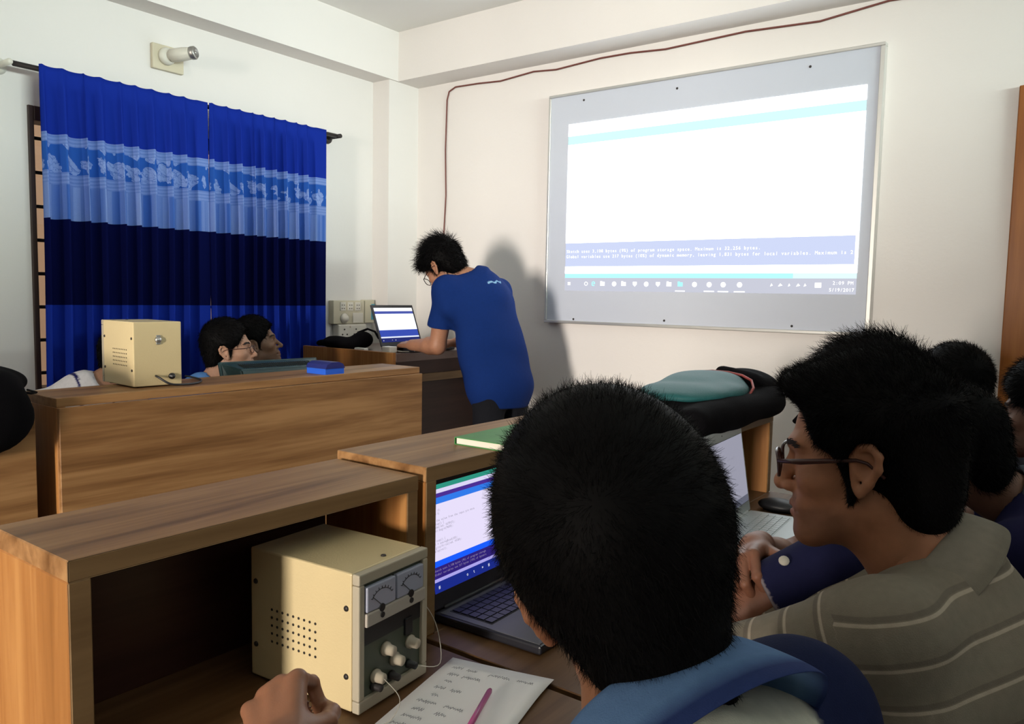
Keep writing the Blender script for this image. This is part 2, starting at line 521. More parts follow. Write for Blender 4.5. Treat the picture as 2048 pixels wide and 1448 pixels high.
# the curtained window: frame, panes, iron bars
wn = empty('window_1', (XL, WY0, WZ0)); structure(wn)
M_['frame'] = flat('dark_window_wood', (0.045, 0.022, 0.016), 0.5, var=0.2)
mb = MB()
X0, X1 = XL - 0.09, XL + 0.012
mb.box(X0, X1, WY0, WY0 + 0.022, WZ0, WZ1, .003).box(X0, X1, WY1 - 0.055, WY1, WZ0, WZ1, .003).box(X0, X1, WY0 + .022, WY1 - .055, WZ1 - 0.06, WZ1, .003).box(X0, X1, WY0 + .022, WY1 - .055, WZ0, WZ0 + 0.06, .003)
mb.box(X0 + .02, X1 - .02, (WY0 + WY1) / 2 - .025, (WY0 + WY1) / 2 + .025, WZ0 + .06, WZ1 - .06, .003)
mb.build('window_frame', M_['frame'], wn)
def pane_mat():
    m = bpy.data.materials.new('window_glass'); m.use_nodes = True; nt = m.node_tree
    nt.nodes.remove(nt.nodes['Principled BSDF'])
    t = nt.nodes.new('ShaderNodeBsdfTransparent'); t.inputs[0].default_value = (0.92, 0.95, 0.93, 1)
    g = nt.nodes.new('ShaderNodeBsdfGlossy'); g.inputs['Roughness'].default_value = 0.02
    x = nt.nodes.new('ShaderNodeMixShader'); x.inputs[0].default_value = 0.06
    nt.links.new(t.outputs[0], x.inputs[1]); nt.links.new(g.outputs[0], x.inputs[2]); nt.links.new(x.outputs[0], nt.nodes['Material Output'].inputs[0])
    return m
M_['pane'] = pane_mat()
for a, b in ((WY0 + .022, (WY0 + WY1) / 2 - .025), ((WY0 + WY1) / 2 + .025, WY1 - .055)):
    MB().box(XL - 0.075, XL - 0.071, a, b, WZ0 + .06, WZ1 - .06).build('pane', M_['pane'], wn)
zz = WZ0 + 0.12
while zz < WZ1 - 0.08:
    MB().cyl((XL - 0.03, WY0 + 0.01, zz), (XL - 0.03, WY1 - 0.01, zz), 0.0075, n=8).build('bar', M_['darkmetal'], wn, True)
    zz += 0.142
# the house across the lane, seen in the slits beside the curtains
structure(MB().box(XL - 2.6, XL - 2.5, -4.5, 8.0, -1, 5.5).build('wall_outside', flat('peach_render', (0.62, 0.36, 0.22), 0.9, var=0.1, vscale=3)))
structure(MB().box(XL - 2.5, XL - 0.18, -4.5, 8.0, -0.3, -0.2).build('ground', flat('lane', (0.35, 0.33, 0.3), 0.9)))
# ================================================================== curtains on their rod
rod = empty('curtain_rod', (-3.52, 1.36, 2.23), 'thin dark curtain rod on wall brackets above the blue curtains', 'curtain rod')
MB().cyl((-3.52, 1.37, 2.232), (-3.52, 3.02, 2.232), 0.011, n=10).build('rod', M_['darkmetal'], rod, True)
for y in (1.352, 3.035):
    MB().cyl((XL, y, 2.232), (-3.50, y, 2.232), 0.012, n=10).lathe([(0.034, 0), (0.032, .008), (0.014, .014)], (XL, y, 2.232), (1, 0, 0)).build('bracket', M_['whiteplastic'] if y < 2 else M_['darkmetal'], rod, True)

def curtain_mat():
    m, nt, p = nmat('blue_banded_curtain')
    nt.nodes.remove(p)
    tc = nt.nodes.new('ShaderNodeTexCoord'); at = nt.nodes.new('ShaderNodeAttribute'); at.attribute_name = 'cloth'
    sx = nt.nodes.new('ShaderNodeSeparateXYZ'); nt.links.new(at.outputs['Vector'], sx.inputs[0])    # x = along the cloth, z = height
    L = nt.links.new
    def math_(op, a, b=None, c=None):
        n = nt.nodes.new('ShaderNodeMath'); n.operation = op
        for i, v in enumerate((a, b, c)):
            if v is None: continue
            if isinstance(v, (int, float)): n.inputs[i].default_value = v
            else: L(v, n.inputs[i])
        return n.outputs[0]
    u, z = sx.outputs['X'], sx.outputs['Z']
    def band(lo, hi): return math_('MULTIPLY', math_('GREATER_THAN', z, lo), math_('LESS_THAN', z, hi))
    def mix(f, a, b):
        n = nt.nodes.new('ShaderNodeMix'); n.data_type = 'RGBA'
        L(f, n.inputs[0]) if not isinstance(f, float) else None
        for s, v in ((6, a), (7, b)):
            if isinstance(v, tuple): n.inputs[s].default_value = (*v, 1)
            else: L(v, n.inputs[s])
        return n.outputs[2]
    royal, navy = (0.012, 0.035, 0.36), (0.004, 0.006, 0.055)
    pale, mid = (0.30, 0.42, 0.78), (0.03, 0.12, 0.50)
    # flowers: rounded blooms in a row, woven paler
    nw = nt.nodes.new('ShaderNodeTexNoise'); nw.inputs['Scale'].default_value = 22; L(at.outputs['Vector'], nw.inputs['Vector'])
    vec = nt.nodes.new('ShaderNodeCombineXYZ'); L(math_('MULTIPLY_ADD', nw.outputs['Fac'], 1.1, math_('MULTIPLY', u, 8.5)), vec.inputs[0]); L(math_('MULTIPLY_ADD', nw.outputs['Fac'], -0.9, math_('MULTIPLY', z, 10.0)), vec.inputs[1])
    vo = nt.nodes.new('ShaderNodeTexVoronoi'); vo.inputs['Scale'].default_value = 1.0; vo.inputs['Randomness'].default_value = 0.35; L(vec.outputs[0], vo.inputs['Vector'])
    v2 = nt.nodes.new('ShaderNodeTexVoronoi'); v2.inputs['Scale'].default_value = 5.0; v2.feature = 'DISTANCE_TO_EDGE'; L(vec.outputs[0], v2.inputs['Vector'])
    bloom = math_('MULTIPLY', math_('LESS_THAN', vo.outputs['Distance'], 0.42), math_('MULTIPLY_ADD', math_('GREATER_THAN', v2.outputs['Distance'], 0.05), 0.55, 0.45))
    # lower half of the pale band: upright woven columns
    wv = math_('SINE', math_('MULTIPLY', u, 105)); wv2 = math_('SINE', math_('MULTIPLY', u, 31))
    colm = math_('MULTIPLY_ADD', math_('GREATER_THAN', wv, 0.1), 0.28, math_('MULTIPLY_ADD', wv2, 0.25, 0.38))
    wz = math_('MULTIPLY_ADD', math_('GREATER_THAN', math_('SINE', math_('MULTIPLY', z, 420)), 0.0), 0.25, 0.55)
    f = math_('ADD', math_('MULTIPLY', bloom, band(1.825, 1.94)), math_('MULTIPLY', colm, band(1.60, 1.775)))
    f = math_('ADD', f, math_('MULTIPLY', wz, math_('ADD', band(1.94, 1.99), band(1.775, 1.825))))
    base = mix(f, mid, pale)
    nz = nt.nodes.new('ShaderNodeTexNoise'); nz.inputs['Scale'].default_value = 260; L(tc.outputs['Object'], nz.inputs['Vector'])
    base = mix(math_('MULTIPLY', nz.outputs['Fac'], 0.3), base, mid)
    c = mix(band(1.632, 1.978), royal, base)
    c = mix(band(1.276, 1.632), c, navy)
    d = nt.nodes.new('ShaderNodeBsdfDiffuse'); t = nt.nodes.new('ShaderNodeBsdfTranslucent'); s = nt.nodes.new('ShaderNodeBsdfSheen')
    s.inputs['Color'].default_value = (0.2, 0.3, 0.8, 1)
    L(c, d.inputs[0]); L(c, t.inputs[0])
    b = nt.nodes.new('ShaderNodeBump'); b.inputs['Strength'].default_value = 0.3; b.inputs['Distance'].default_value = 0.001
    L(nz.outputs['Fac'], b.inputs['Height']); L(b.outputs[0], d.inputs['Normal'])
    x = nt.nodes.new('ShaderNodeMixShader'); x.inputs[0].default_value = 0.22; L(d.outputs[0], x.inputs[1]); L(t.outputs[0], x.inputs[2])
    L(x.outputs[0], nt.nodes['Material Output'].inputs[0])
    return m
M_['curtain'] = curtain_mat()
def curtain(y0, y1, nf, seed, label, flare=0.0):
    r = np.random.default_rng(seed)
    nu, nv = 220, 60
    ph = np.cumsum(r.uniform(0.75, 1.25, nf + 2)); ph = ph / ph[nf]
    fr = np.interp(np.linspace(0, 1, nu), np.concatenate([[0], ph[:nf + 1][:nf + 1]])[:nf + 1], np.arange(nf + 1))
    amp = r.uniform(0.6, 1.2, nf + 2)
    V = []; A = []
    zt, zb = 2.245, 0.62
    for j in range(nv):
        t = j / (nv - 1); z = zt + (zb - zt) * t
        for i in range(nu):
            u = i / (nu - 1)
            a = np.interp(fr[i], np.arange(nf + 2), amp)
            s = math.sin(2 * PI * fr[i]); s = math.copysign(abs(s) ** 0.8, s)
            dep = (0.012 + 0.022 * min(1, t * 3)) * a
            if t < 0.045: dep *= 0.4
            x = -3.492 + dep * s + 0.006 * math.sin(9 * u + 6 * t + seed) * t
            y = y0 + (y1 - y0) * u + 0.010 * math.cos(2 * PI * fr[i]) * a + 0.012 * math.sin(3.1 * t + seed) * t + flare * t * (0.5 - u)
            V.append((x, y, z + 0.002 * math.sin(fr[i] * 6.283) * (1 - t))); A.append((u * (y1 - y0) * 1.7, 0, z))
    F = [(j * nu + i, j * nu + i + 1, (j + 1) * nu + i + 1, (j + 1) * nu + i) for j in range(nv - 1) for i in range(nu - 1)]
    me = mesh_np('curtain', np.array(V), np.array(F))
    at = me.attributes.new('cloth', 'FLOAT_VECTOR', 'POINT'); at.data.foreach_set('vector', np.array(A, np.float32).ravel())
    o = link_mesh('curtain', me, M_['curtain'], None, True)
    so = o.modifiers.new('thickness', 'SOLIDIFY'); so.thickness = 0.002
    tag(o, label, 'curtain', 'blue banded curtains')
    return o
curtain(1.445, 2.192, 9, 1, 'left blue curtain with pale flowered band, behind the far cream power supply')
curtain(2.202, 2.915, 9, 4, 'right blue curtain with pale flowered band, ending beside the wall sockets')

# ================================================================== bulb holder high on the window wall
bh = empty('lamp_holder', (XL, 2.07, 2.45), 'white bulb holder with stubby bulb base on a square plate above the curtains', 'lamp holder')
MB().box(XL, XL + 0.022, 1.99, 2.145, 2.375, 2.49, 0.004).build('back_plate', flat('aged_white', (0.62, 0.56, 0.42), 0.5), bh)
o = Vector((XL + 0.02, 2.055, 2.438)); ax = Vector((0.80, 0.55, 0.12)).normalized()
MB().lathe([(0.040, 0), (0.040, .018), (0.030, .034)], o, (1, 0, 0)).build('rose', M_['whiteplastic'], bh, True)
MB().lathe([(0.020, 0), (0.020, .012), (0.030, .014), (0.031, .07), (0.028, .10), (0.028, .104)], o + Vector((.024, 0, 0)), ax).build('socket', M_['whiteplastic'], bh, True)
MB().lathe([(0.0285, 0), (0.030, .004), (0.030, .022), (0.022, .03), (0.021, .02), (0.0, .02)], o + Vector((.024, 0, 0)) + ax * 0.106, ax).lathe([(0.009, 0), (0.009, .008)], o + Vector((.024, 0, 0)) + ax * 0.126, ax).build('socket_rim', M_['metal'], bh, True)

# ================================================================== switch boards beside the curtain
M_['switch'] = flat('switchboard_cream', (0.60, 0.56, 0.42), 0.5)
sb = empty('switchboard', (XL, 3.16, 1.2), 'cream wall switchboard with round dimmer and row of switches beside the right curtain', 'switchboard')
MB().box(XL, XL + 0.045, 3.045, 3.285, 1.167, 1.305, 0.004).build('box', M_['switch'], sb)
for i in range(3):
    y = 3.115 + i * 0.058
    MB().box(XL + .044, XL + .049, y - .021, y + .021, 1.245, 1.295, .002).build('socket_plate', M_['whiteplastic'], sb)
    mb = MB()
    for dy in (-.008, .008):
        for dz in (-.012, .008): mb.cyl((XL + .048, y + dy, 1.27 + dz), (XL + .0505, y + dy, 1.27 + dz), 0.003, n=8)
    tag(mb.build('pin_hole', M_['hole'], sb), kind='stuff')
MB().lathe([(0.030, 0), (0.030, .006), (0.019, .010), (0.017, .026), (0.0, .028)], (XL + .045, 3.125, 1.20), (1, 0, 0)).build('dimmer_knob', M_['whiteplastic'], sb, True)
MB().box(XL + .045, XL + .05, 3.19, 3.27, 1.172, 1.232, .002).build('blank_plate', M_['whiteplastic'], sb)
so_ = empty('socket_strip', (XL, 3.19, 1.08), 'white round-pin socket outlet just below the cream switchboard', 'socket')
MB().box(XL, XL + 0.055, 3.075, 3.295, 1.075, 1.165, 0.008).build('body', M_['whiteplastic'], so_)
mb = MB()
for y, z in ((3.12, 1.135), (3.105, 1.105), (3.14, 1.105), (3.21, 1.135), (3.195, 1.105), (3.23, 1.105)):
    mb.cyl((XL + .0535, y, z), (XL + .0565, y, z), 0.005, n=10)
tag(mb.build('pin_hole', M_['hole'], so_), kind='stuff')
MB().lathe([(0.006, 0), (0.004, .006)], (XL + .055, 3.165, 1.15), (1, 0, 0)).build('pilot_lamp', flat('pilot_clear', (0.8, 0.7, 0.6), 0.2), so_, True)
s2 = empty('fuse_box', (XL, 3.33, 1.2), 'plain cream fuse box between the switchboard and the corner column', 'fuse box')
MB().box(XL, XL + 0.04, 3.292, 3.372, 1.17, 1.31, 0.004).build('body', M_['switch'], s2)
MB().box(XL + .0395, XL + .044, 3.345, 3.372, 1.19, 1.285, .001).build('label', flat('teal_sticker', (0.05, 0.30, 0.42), 0.5), s2)

# ================================================================== whiteboard with the projected picture
wb = empty('whiteboard', (-1.63, YF - 0.02, 1.82), 'large framed whiteboard on the front wall with a projected picture', 'whiteboard')
M_['board'] = flat('whiteboard_enamel', (0.56, 0.60, 0.69), 0.22, spec=0.5)
bx0, bx1, bz0, bz1, by = -2.468, -0.785, 1.208, 2.432, YF - 0.034
MB().box(bx0 + .008, bx1 - .008, by, YF - 0.001, bz0 + .008, bz1 - .008).build('board', M_['board'], wb)
for n_, a in (('frame_rail', (bx0, bx1, bz1 - .014, bz1)), ('frame_rail', (bx0, bx1, bz0, bz0 + .016)), ('frame_stile', (bx0, bx0 + .014, bz0 + .016, bz1 - .014)), ('frame_stile', (bx1 - .02, bx1, bz0 + .016, bz1 - .014))):
    MB().box(a[0], a[1], by - .008, YF - .001, a[2], a[3], .003).build(n_, M_['alu'], wb)
for x, z in ((-2.25, 2.385), (-1.72, 2.372), (-1.09, 2.378), (-2.28, 1.233), (-1.745, 1.243), (-1.115, 1.240)):
    MB().lathe([(0.006, 0), (0.005, .003)], (x, by, z), (0, -1, 0), 10).build('screw', M_['darkmetal'], wb, True)

pi = empty('projected_picture', (-1.6, by - .002, 1.82), 'bright projected computer desktop on the whiteboard, white editor over a lavender text band', 'projection')
px0, px1 = -2.340, -0.850
yy = by - 0.0015
def lit(name, x0, x1, z0, z1, col, st, y=yy, parent=None):
    return MB().box(x0, x1, y, y + 0.001, z0, z1).build(name, emit('lit_' + name, col, st), parent or pi)
PW = 4.0
lit('title_bar', px0, px1, 2.205, 2.268, (1, 1, 1), PW)
lit('toolbar', px0, px1, 2.160, 2.205, (0.55, 1.0, 0.98), 1.05)
lit('editor', px0, px1, 1.640, 2.160, (0.92, 0.98, 1), PW)
lit('console', px0, px1 - .012, 1.515, 1.640, (0.66, 0.73, 0.98), 0.80)
lit('console_margin', px1 - .012, px1, 1.515, 1.640, (1, 1, 1), PW)
lit('console_edge', px0, px1, 1.478, 1.515, (1, 1, 1), PW)
lit('status_bar', px0, px1 - .27, 1.455, 1.478, (0.42, 1.0, 0.98), 1.0)
lit('status_box', px1 - .27, px1, 1.455, 1.478, (0.66, 0.95, 0.96), 1.0)
tb = lit('taskbar', px0, px1, 1.386, 1.455, (0.80, 0.82, 0.95), 0.62)
E_white = emit('lit_white', (1, 1, 1), 1.5)
yt = yy - 0.0012
for ln_ in ([("Sketch uses 3,108 bytes (9%) of program storage space. Maximum is 32,256 bytes.", .0225, .01345, (px0 + .006, yt, 1.588), (1, 0, 0), (0, 0, 1)),
                          ("Global variables use 217 bytes (10%) of dynamic memory, leaving 1,831 bytes for local variables. Maximum is 2", .0225, .01345, (px0 + .006, yt, 1.560), (1, 0, 0), (0, 0, 1))]):
    tag(text_obj('console_text', [ln_], E_white, pi), kind='stuff')
for ln_ in ([("2:09 PM", .021, .0125, (px1 - .098, yt, 1.428), (1, 0, 0), (0, 0, 1)), ("5/19/2017", .021, .0118, (px1 - .112, yt, 1.398), (1, 0, 0), (0, 0, 1))]):
    text_obj('clock_text', [ln_], E_white, pi)
E_cy = emit('lit_cyan', (0.35, 1.0, 0.98), 1.1)
ic = [(.028, 'win'), (.135, 'ring'), (.30 - .12, 'e'), (.235, 'sq'), (.305, 'rd'), (.36, 'sq'), (.425, 'sh'), (.49, 'rd'), (.555, 'sh'), (.615, 'sq'), (.675, 'cy'), (.75, 'rd'), (.825, 'rd'), (.895, 'rd'), (.975, 'rd')]
zc = 1.424
for k, (dx, ty) in enumerate(ic):
    x = px0 + dx
    mb = MB()
    if ty == 'win':
        for a in (-.008, .001):
            for b in (-.008, .001): mb.box(x + a, x + a + .007, yt, yt + .001, zc + b, zc + b + .007)
    elif ty in ('sq', 'cy'):
        mb.box(x - .013, x + .013, yt, yt + .001, zc - .010, zc + .010).box(x - .013, x - .002, yt, yt + .001, zc + .010, zc + .014)
    elif ty == 'sh':
        mb.prism([(x - .011, zc + .011), (x + .011, zc + .011), (x + .011, zc - .002), (x, zc - .013), (x - .011, zc - .002)], 1, yt, yt + .001)
    elif ty == 'e':
        mb.tube([(x + .009, yt, zc), (x - .009, yt, zc), (x - .007, yt, zc + .008), (x, yt, zc + .011), (x + .007, yt, zc + .008), (x + .009, yt, zc)], .002, 6).tube([(x - .009, yt, zc), (x - .006, yt, zc - .009), (x + .006, yt, zc - .010)], .002, 6)
    elif ty == 'ring':
        mb.tube([(x + .009 * math.cos(a * PI / 8), yt, zc + .009 * math.sin(a * PI / 8)) for a in range(17)], .0015, 5, False)
    else:
        mb.cyl((x, yt, zc), (x, yt + .001, zc), .0125, n=20)
    mb.build('taskbar_icon', E_cy if ty in ('cy', 'e') else E_white, tb)
for dx in (.675, .825, .895, .975):
    MB().box(px0 + dx - .026, px0 + dx + .026, yt, yt + .001, 1.389, 1.394).build('taskbar_underline', E_white, tb)
for dx, w_ in ((1.125, .006), (1.165, .010), (1.205, .005), (1.245, .009), (1.275, .006)):
    MB().prism([(px0 + dx - w_, zc - .006), (px0 + dx, zc + .008), (px0 + dx + w_, zc - .002)], 1, yt, yt + .001).build('tray_icon', E_white, tb)
MB().box(px0 + 1.318, px0 + 1.345, yt, yt + .001, zc - .010, zc + .012).build('tray_icon', E_white, tb)

# ================================================================== cable clipped along the front wall
pts = [(-0.60, 2.598), (-0.786, 2.606), (-1.066, 2.574), (-1.40, 2.590), (-1.804, 2.578), (-2.00, 2.592), (-2.174, 2.594), (-2.45, 2.578), (-2.60, 2.590), (-2.831, 2.572), (-3.00, 2.582), (-3.17, 2.586), (-3.22, 2.566), (-3.236, 2.518), (-3.244, 2.224), (-3.236, 1.95), (-3.251, 1.684), (-3.25, 1.30), (-3.24, 1.03)]
pp = []
for i in range(len(pts) - 1):
    for t in (0, .5): pp.append((pts[i][0] + (pts[i + 1][0] - pts[i][0]) * t, YF - 0.006, pts[i][1] + (pts[i + 1][1] - pts[i][1]) * t))
pp.append((pts[-1][0], YF - .006, pts[-1][1]))
tag(MB().tube([(1.6, YF - .006, 2.60), (0.4, YF - .006, 2.585)] + pp, 0.0045, 6).build('cable', flat('brown_cable', (0.16, 0.045, 0.035), 0.5), None, True), 'thin brown cable sagging along the front wall above the whiteboard', 'cable')

# ================================================================== workstations: desk with a shelf hutch
def workstation(y0, y1, xf, xb, zt, label, face=1, xd=None, open_top=True, floor_back=False, desk_z=0.75):
    """hutch between y0 and y1; open face at x = xf, back panel at x = xb; desk runs out to xd"""
    s = face
    t = 0.026
    root = empty('workstation', ((xf + xb) / 2, (y0 + y1) / 2, 0), label, 'workstation')
    def bx(name, xa, xb_, ya, yb, za, zb, m): return MB().box(min(xa, xb_), max(xa, xb_), ya, yb, za, zb, 0.0015, 1).build(name, M_[m], root)
    bx('shelf_top', xf, xb, y0, y1, zt - t, zt, 'wood_y')
    bx('side_panel', xf - s * .001, xb, y0, y0 + t, 0, zt - t, 'wood_z')
    bx('side_panel', xf - s * .001, xb, y1 - t, y1, 0, zt - t, 'wood_z')
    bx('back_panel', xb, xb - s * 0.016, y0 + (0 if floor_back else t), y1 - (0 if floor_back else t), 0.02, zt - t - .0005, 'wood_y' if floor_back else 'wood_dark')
    # pale edging on the open face
    bx('edge_band', xf, xf + s * .0015, y0, y1, zt - t, zt, 'wood_edge')
    for a in (y0, y1 - t): bx('edge_band', xf - s * .001, xf + s * .0015, a, a + t, desk_z, zt - t, 'wood_edge')
    xd = xd if xd is not None else xf + s * (.42 if s > 0 else .37)
    bx('desktop', xf + s * .002, xb + s * .001, y0 + t, y1 - t, desk_z - .028, desk_z, 'wood_desk')
    bx('desktop_front', xd, xf + s * .0025, y0, y1, desk_z - .028, desk_z, 'wood_desk')
    for a in (y0, y1 - t): bx('leg_panel', xd - s * .16, xf + s * .003, a, a + t, 0, desk_z - .028, 'wood_z')
    return root
M_['wood_desk'] = wood('desk_laminate', (0.07, 0.032, 0.013), (0.11, 0.056, 0.024), (0.15, 0.08, 0.037), 'y', 0.4)
# row of the students in front of the camera (they face the window wall)
workstation(0.398, 0.972, -0.922, -1.130, 1.040, 'wooden workstation hutch nearest the camera, open towards the near cream power supply', 1)
workstation(0.985, 1.660, -0.915, -1.145, 1.052, 'wooden workstation with the green-covered book on its top and a dark laptop inside', 1)
workstation(1.690, 2.460, -0.805, -1.060, 1.000, 'wooden workstation under the teal and black backpack', 1, xd=-0.42)
# row along the windows, seen from the back
workstation(0.985, 2.450, -2.545, -2.318, 1.040, 'long wooden workstation with its back panel this way, carrying the far cream power supply', -1, floor_back=True)
workstation(0.20, 0.930, -2.560, -2.335, 1.036, 'wooden workstation at the left edge, under the black bag, mostly in shadow', -1, floor_back=True)

# ================================================================== bench power supplies
def power_supply(M, label, front=True, seed=0):
    """local frame: x to the right of its front, y = depth away from the front, z up; origin at the front bottom left corner"""
    W_, D_, H_ = 0.155, 0.225, 0.207
    root = empty('power_supply', M @ Vector((W_ / 2, D_ / 2, 0)), label, 'power supply', 'cream bench power supplies')
    def put(mb, n, m, par=None, sm=False):
        return mb.build(n, m, par or root, sm, M)
    put(MB().box(0, W_, 0.014, D_, 0.004, H_, 0.003), 'case', M_['cream'])
    put(MB().box(0, W_, 0, 0.0135, 0.004, 0.022, 0.002).box(0, W_, 0, 0.0135, H_ - 0.016, H_, 0.002).box(0, 0.012, 0, 0.0135, 0.0225, H_ - .0165, .002).box(W_ - 0.012, W_, 0, 0.0135, .0225, H_ - .0165, .002), 'front_bezel', flat('bezel_beige', (0.42, 0.37, 0.28), 0.5))
    for x in (0.02, W_ - .02):
        for y in (.03, D_ - .03): put(MB().cyl((x, y, 0), (x, y, .006), .009), 'foot', M_['black'])
    # side screws and vent holes, both flanks
    hv = MB()
    for sx in (-0.0006, W_ + 0.0006):
        dx = -1 if sx < 0 else 1
        for i in range(9):
            for j in range(5):
                y, z = 0.085 + i * 0.0115, 0.068 + j * 0.0125
                hv.cyl((sx - dx * .0003, y, z), (sx + dx * .0003, y, z), 0.0021, n=8)
    tag(put(hv, 'vent_hole', M_['hole']), kind='stuff')
    for sx, dx in ((0, -1), (W_, 1)):
        for y in (0.024, D_ - .012):
            for z in (.055, .155):
                put(MB().lathe([(.0045, 0), (.0038, .0018), (0, .0022)], (sx, y, z), (dx, 0, 0), 10), 'screw', M_['darkmetal'], None, True)
    put(MB().lathe([(.0045, 0), (.0038, .0018), (0, .0022)], (.085, .03, H_), (0, 0, 1), 10), 'screw', M_['darkmetal'], None, True)
    if front:
        put(MB().box(.012, W_ - .012, .006, .013, .022, H_ - .016), 'front_panel', flat('dark_green_panel', (0.055, 0.068, 0.045), 0.4))
        put(MB().box(.012, W_ - .012, .0052, .0062, .098, .128), 'display_window', M_['black'])
        put(MB().box(.012, W_ - .010, -.004, .006, .128, .148, .002), 'meter_sill', flat('meter_sill_grey', (0.42, 0.38, 0.33), 0.5))
        for i, x0 in enumerate((.0135, .079)):
            mt = put(MB().box(x0, x0 + .062, -.003, .006, .149, .186, .002), 'meter', flat('meter_face', (0.36, 0.38, 0.48), 0.15))
            mb = MB(); cx = x0 + .031
            mb.tube([(cx + .024 * math.cos(a), -.0036, .149 + .008 + .020 * math.sin(a)) for a in np.linspace(.5, PI - .5, 12)], .0005, 4)
            for a in np.linspace(.5, PI - .5, 9): mb.tube([(cx + .024 * math.cos(a), -.0036, .157 + .020 * math.sin(a)), (cx + .027 * math.cos(a), -.0036, .157 + .0235 * math.sin(a))], .0005, 4)
            mb.tube([(cx, -.0038, .152), (cx - .020, -.0038, .170)], .0006, 4)
            put(mb, 'scale', M_['black'], mt)
            put(MB().cyl((cx, -.0045, .1485), (cx, .004, .1485), .006), 'pivot_cap', M_['black'], mt)
            put(MB().cyl((cx, -.0055, .138), (cx, -.003, .138), .0042), 'zero_screw', M_['black'], mt)
        for x, z in ((.062, .078), (.040, .045), (.082, .055), (.118, .068)):
            put(MB().lathe([(.0105, 0), (.0105, .004), (.0085, .005), (.0075, .017), (.0, .018)], (x, .006, z), (0, -1, 0), 16), 'knob', flat('knob_ivory', (0.44, 0.38, 0.29), 0.5), None, True)
        put(MB().box(.105, .122, .002, .007, .082, .108, .001), 'rocker_switch', M_['black'])
        for x in (.036, .075, .115):
            put(MB().lathe([(.007, 0), (.007, .004), (.0055, .005), (.0055, .016), (0, .017)], (x, .006, .032 if x != .115 else .034), (0, -1, 0), 12), 'terminal', M_['black' if x > .1 else 'darkmetal'], None, True)
    # rear: fuse badge, mains lead, fuse holder
    put(MB().box(.070, .084, D_, D_ + .003, .135, .165, .001).lathe([(.011, 0), (.009, .006), (0, .007)], (.077, D_, .150), (0, 1, 0), 14), 'badge', M_['metal'])
    put(MB().lathe([(.010, 0), (.010, .006), (.006, .007), (.006, .014), (0, .015)], (.035, D_, .032), (0, 1, 0), 12), 'fuse_holder', M_['black'], None, True)
    return root
def lead(name, pts, r, m, label, cat='cable'):
    q = []
    P = [Vector(p) for p in pts]
    P = [P[0]] + P + [P[-1]]
    for i in range(1, len(P) - 2):
        for t in np.linspace(0, 1, 7)[:-1]:
            q.append(0.5 * ((2 * P[i]) + (P[i + 1] - P[i - 1]) * t + (2 * P[i - 1] - 5 * P[i] + 4 * P[i + 1] - P[i + 2]) * t * t + (3 * P[i] - P[i - 1] - 3 * P[i + 1] + P[i + 2]) * t ** 3))
    q.append(P[-1])
    return tag(MB().tube(q, r, 6).build(name, m, None, True), label, cat)

M_['wire'] = flat('wire_grey', (0.35, 0.33, 0.28), 0.5)
# near one: front faces the students (+x), turned a little; its front-bottom-left corner stands at (-0.803, 0.730)
fx, fy = Vector((-0.085, 0.996, 0)), Vector((-0.975, -0.22, 0))
fy = Vector((-0.996, -0.085, 0))
M1 = Matrix((Vector((-0.085, 0.996, 0)), fy, Vector((0, 0, 1)))).transposed().to_4x4(); M1.translation = Vector((-0.803, 0.731, 0.750))
power_supply(M1, 'cream power supply with two meters and knobs, on the nearest desk')
# far one: on top of the window row, its back towards the camera
M2 = Matrix((Vector((-0.05, -0.9987, 0)), Vector((0.9987, -0.05, 0)), Vector((0, 0, 1)))).transposed().to_4x4(); M2.translation = Vector((-2.610, 1.412, 1.040))
power_supply(M2, 'cream power supply seen from its plain back, on top of the window-side row', front=False)
cz = M2 @ Vector((.085, .225, .036))
lead('mains_lead', [M2 @ Vector((.085, .218, .036)), M2 @ Vector((.085, .240, .032)), M2 @ Vector((.06, .262, .012)), M2 @ Vector((.02, .262, .006)), M2 @ Vector((-.05, .235, .005)), M2 @ Vector((-.10, .16, .005)), M2 @ Vector((-.12, .06, .005)), M2 @ Vector((-.12, .02, .005))], .0035, M_['black'], 'black mains lead leaving the back of the far cream power supply')
lead('test_lead', [M1 @ Vector((.040, -.012, .045)), M1 @ Vector((.030, -.05, .03)), M1 @ Vector((.010, -.045, .004)), M1 @ Vector((-.02, -.02, .002)), M1 @ Vector((-.06, .01, .0015))], .00065, M_['wire'], 'thin white wire trailing from the lower left knob of the power supply with meters')
lead('test_lead', [M1 @ Vector((.118, -.012, .034)), M1 @ Vector((.15, -.03, .03)), M1 @ Vector((.18, .0, .07)), M1 @ Vector((.185, .03, .10)), M1 @ Vector((.18, .06, .12))], .00065, M_['wire'], 'thin white wire looping up between the power supply with meters and the dark laptop')

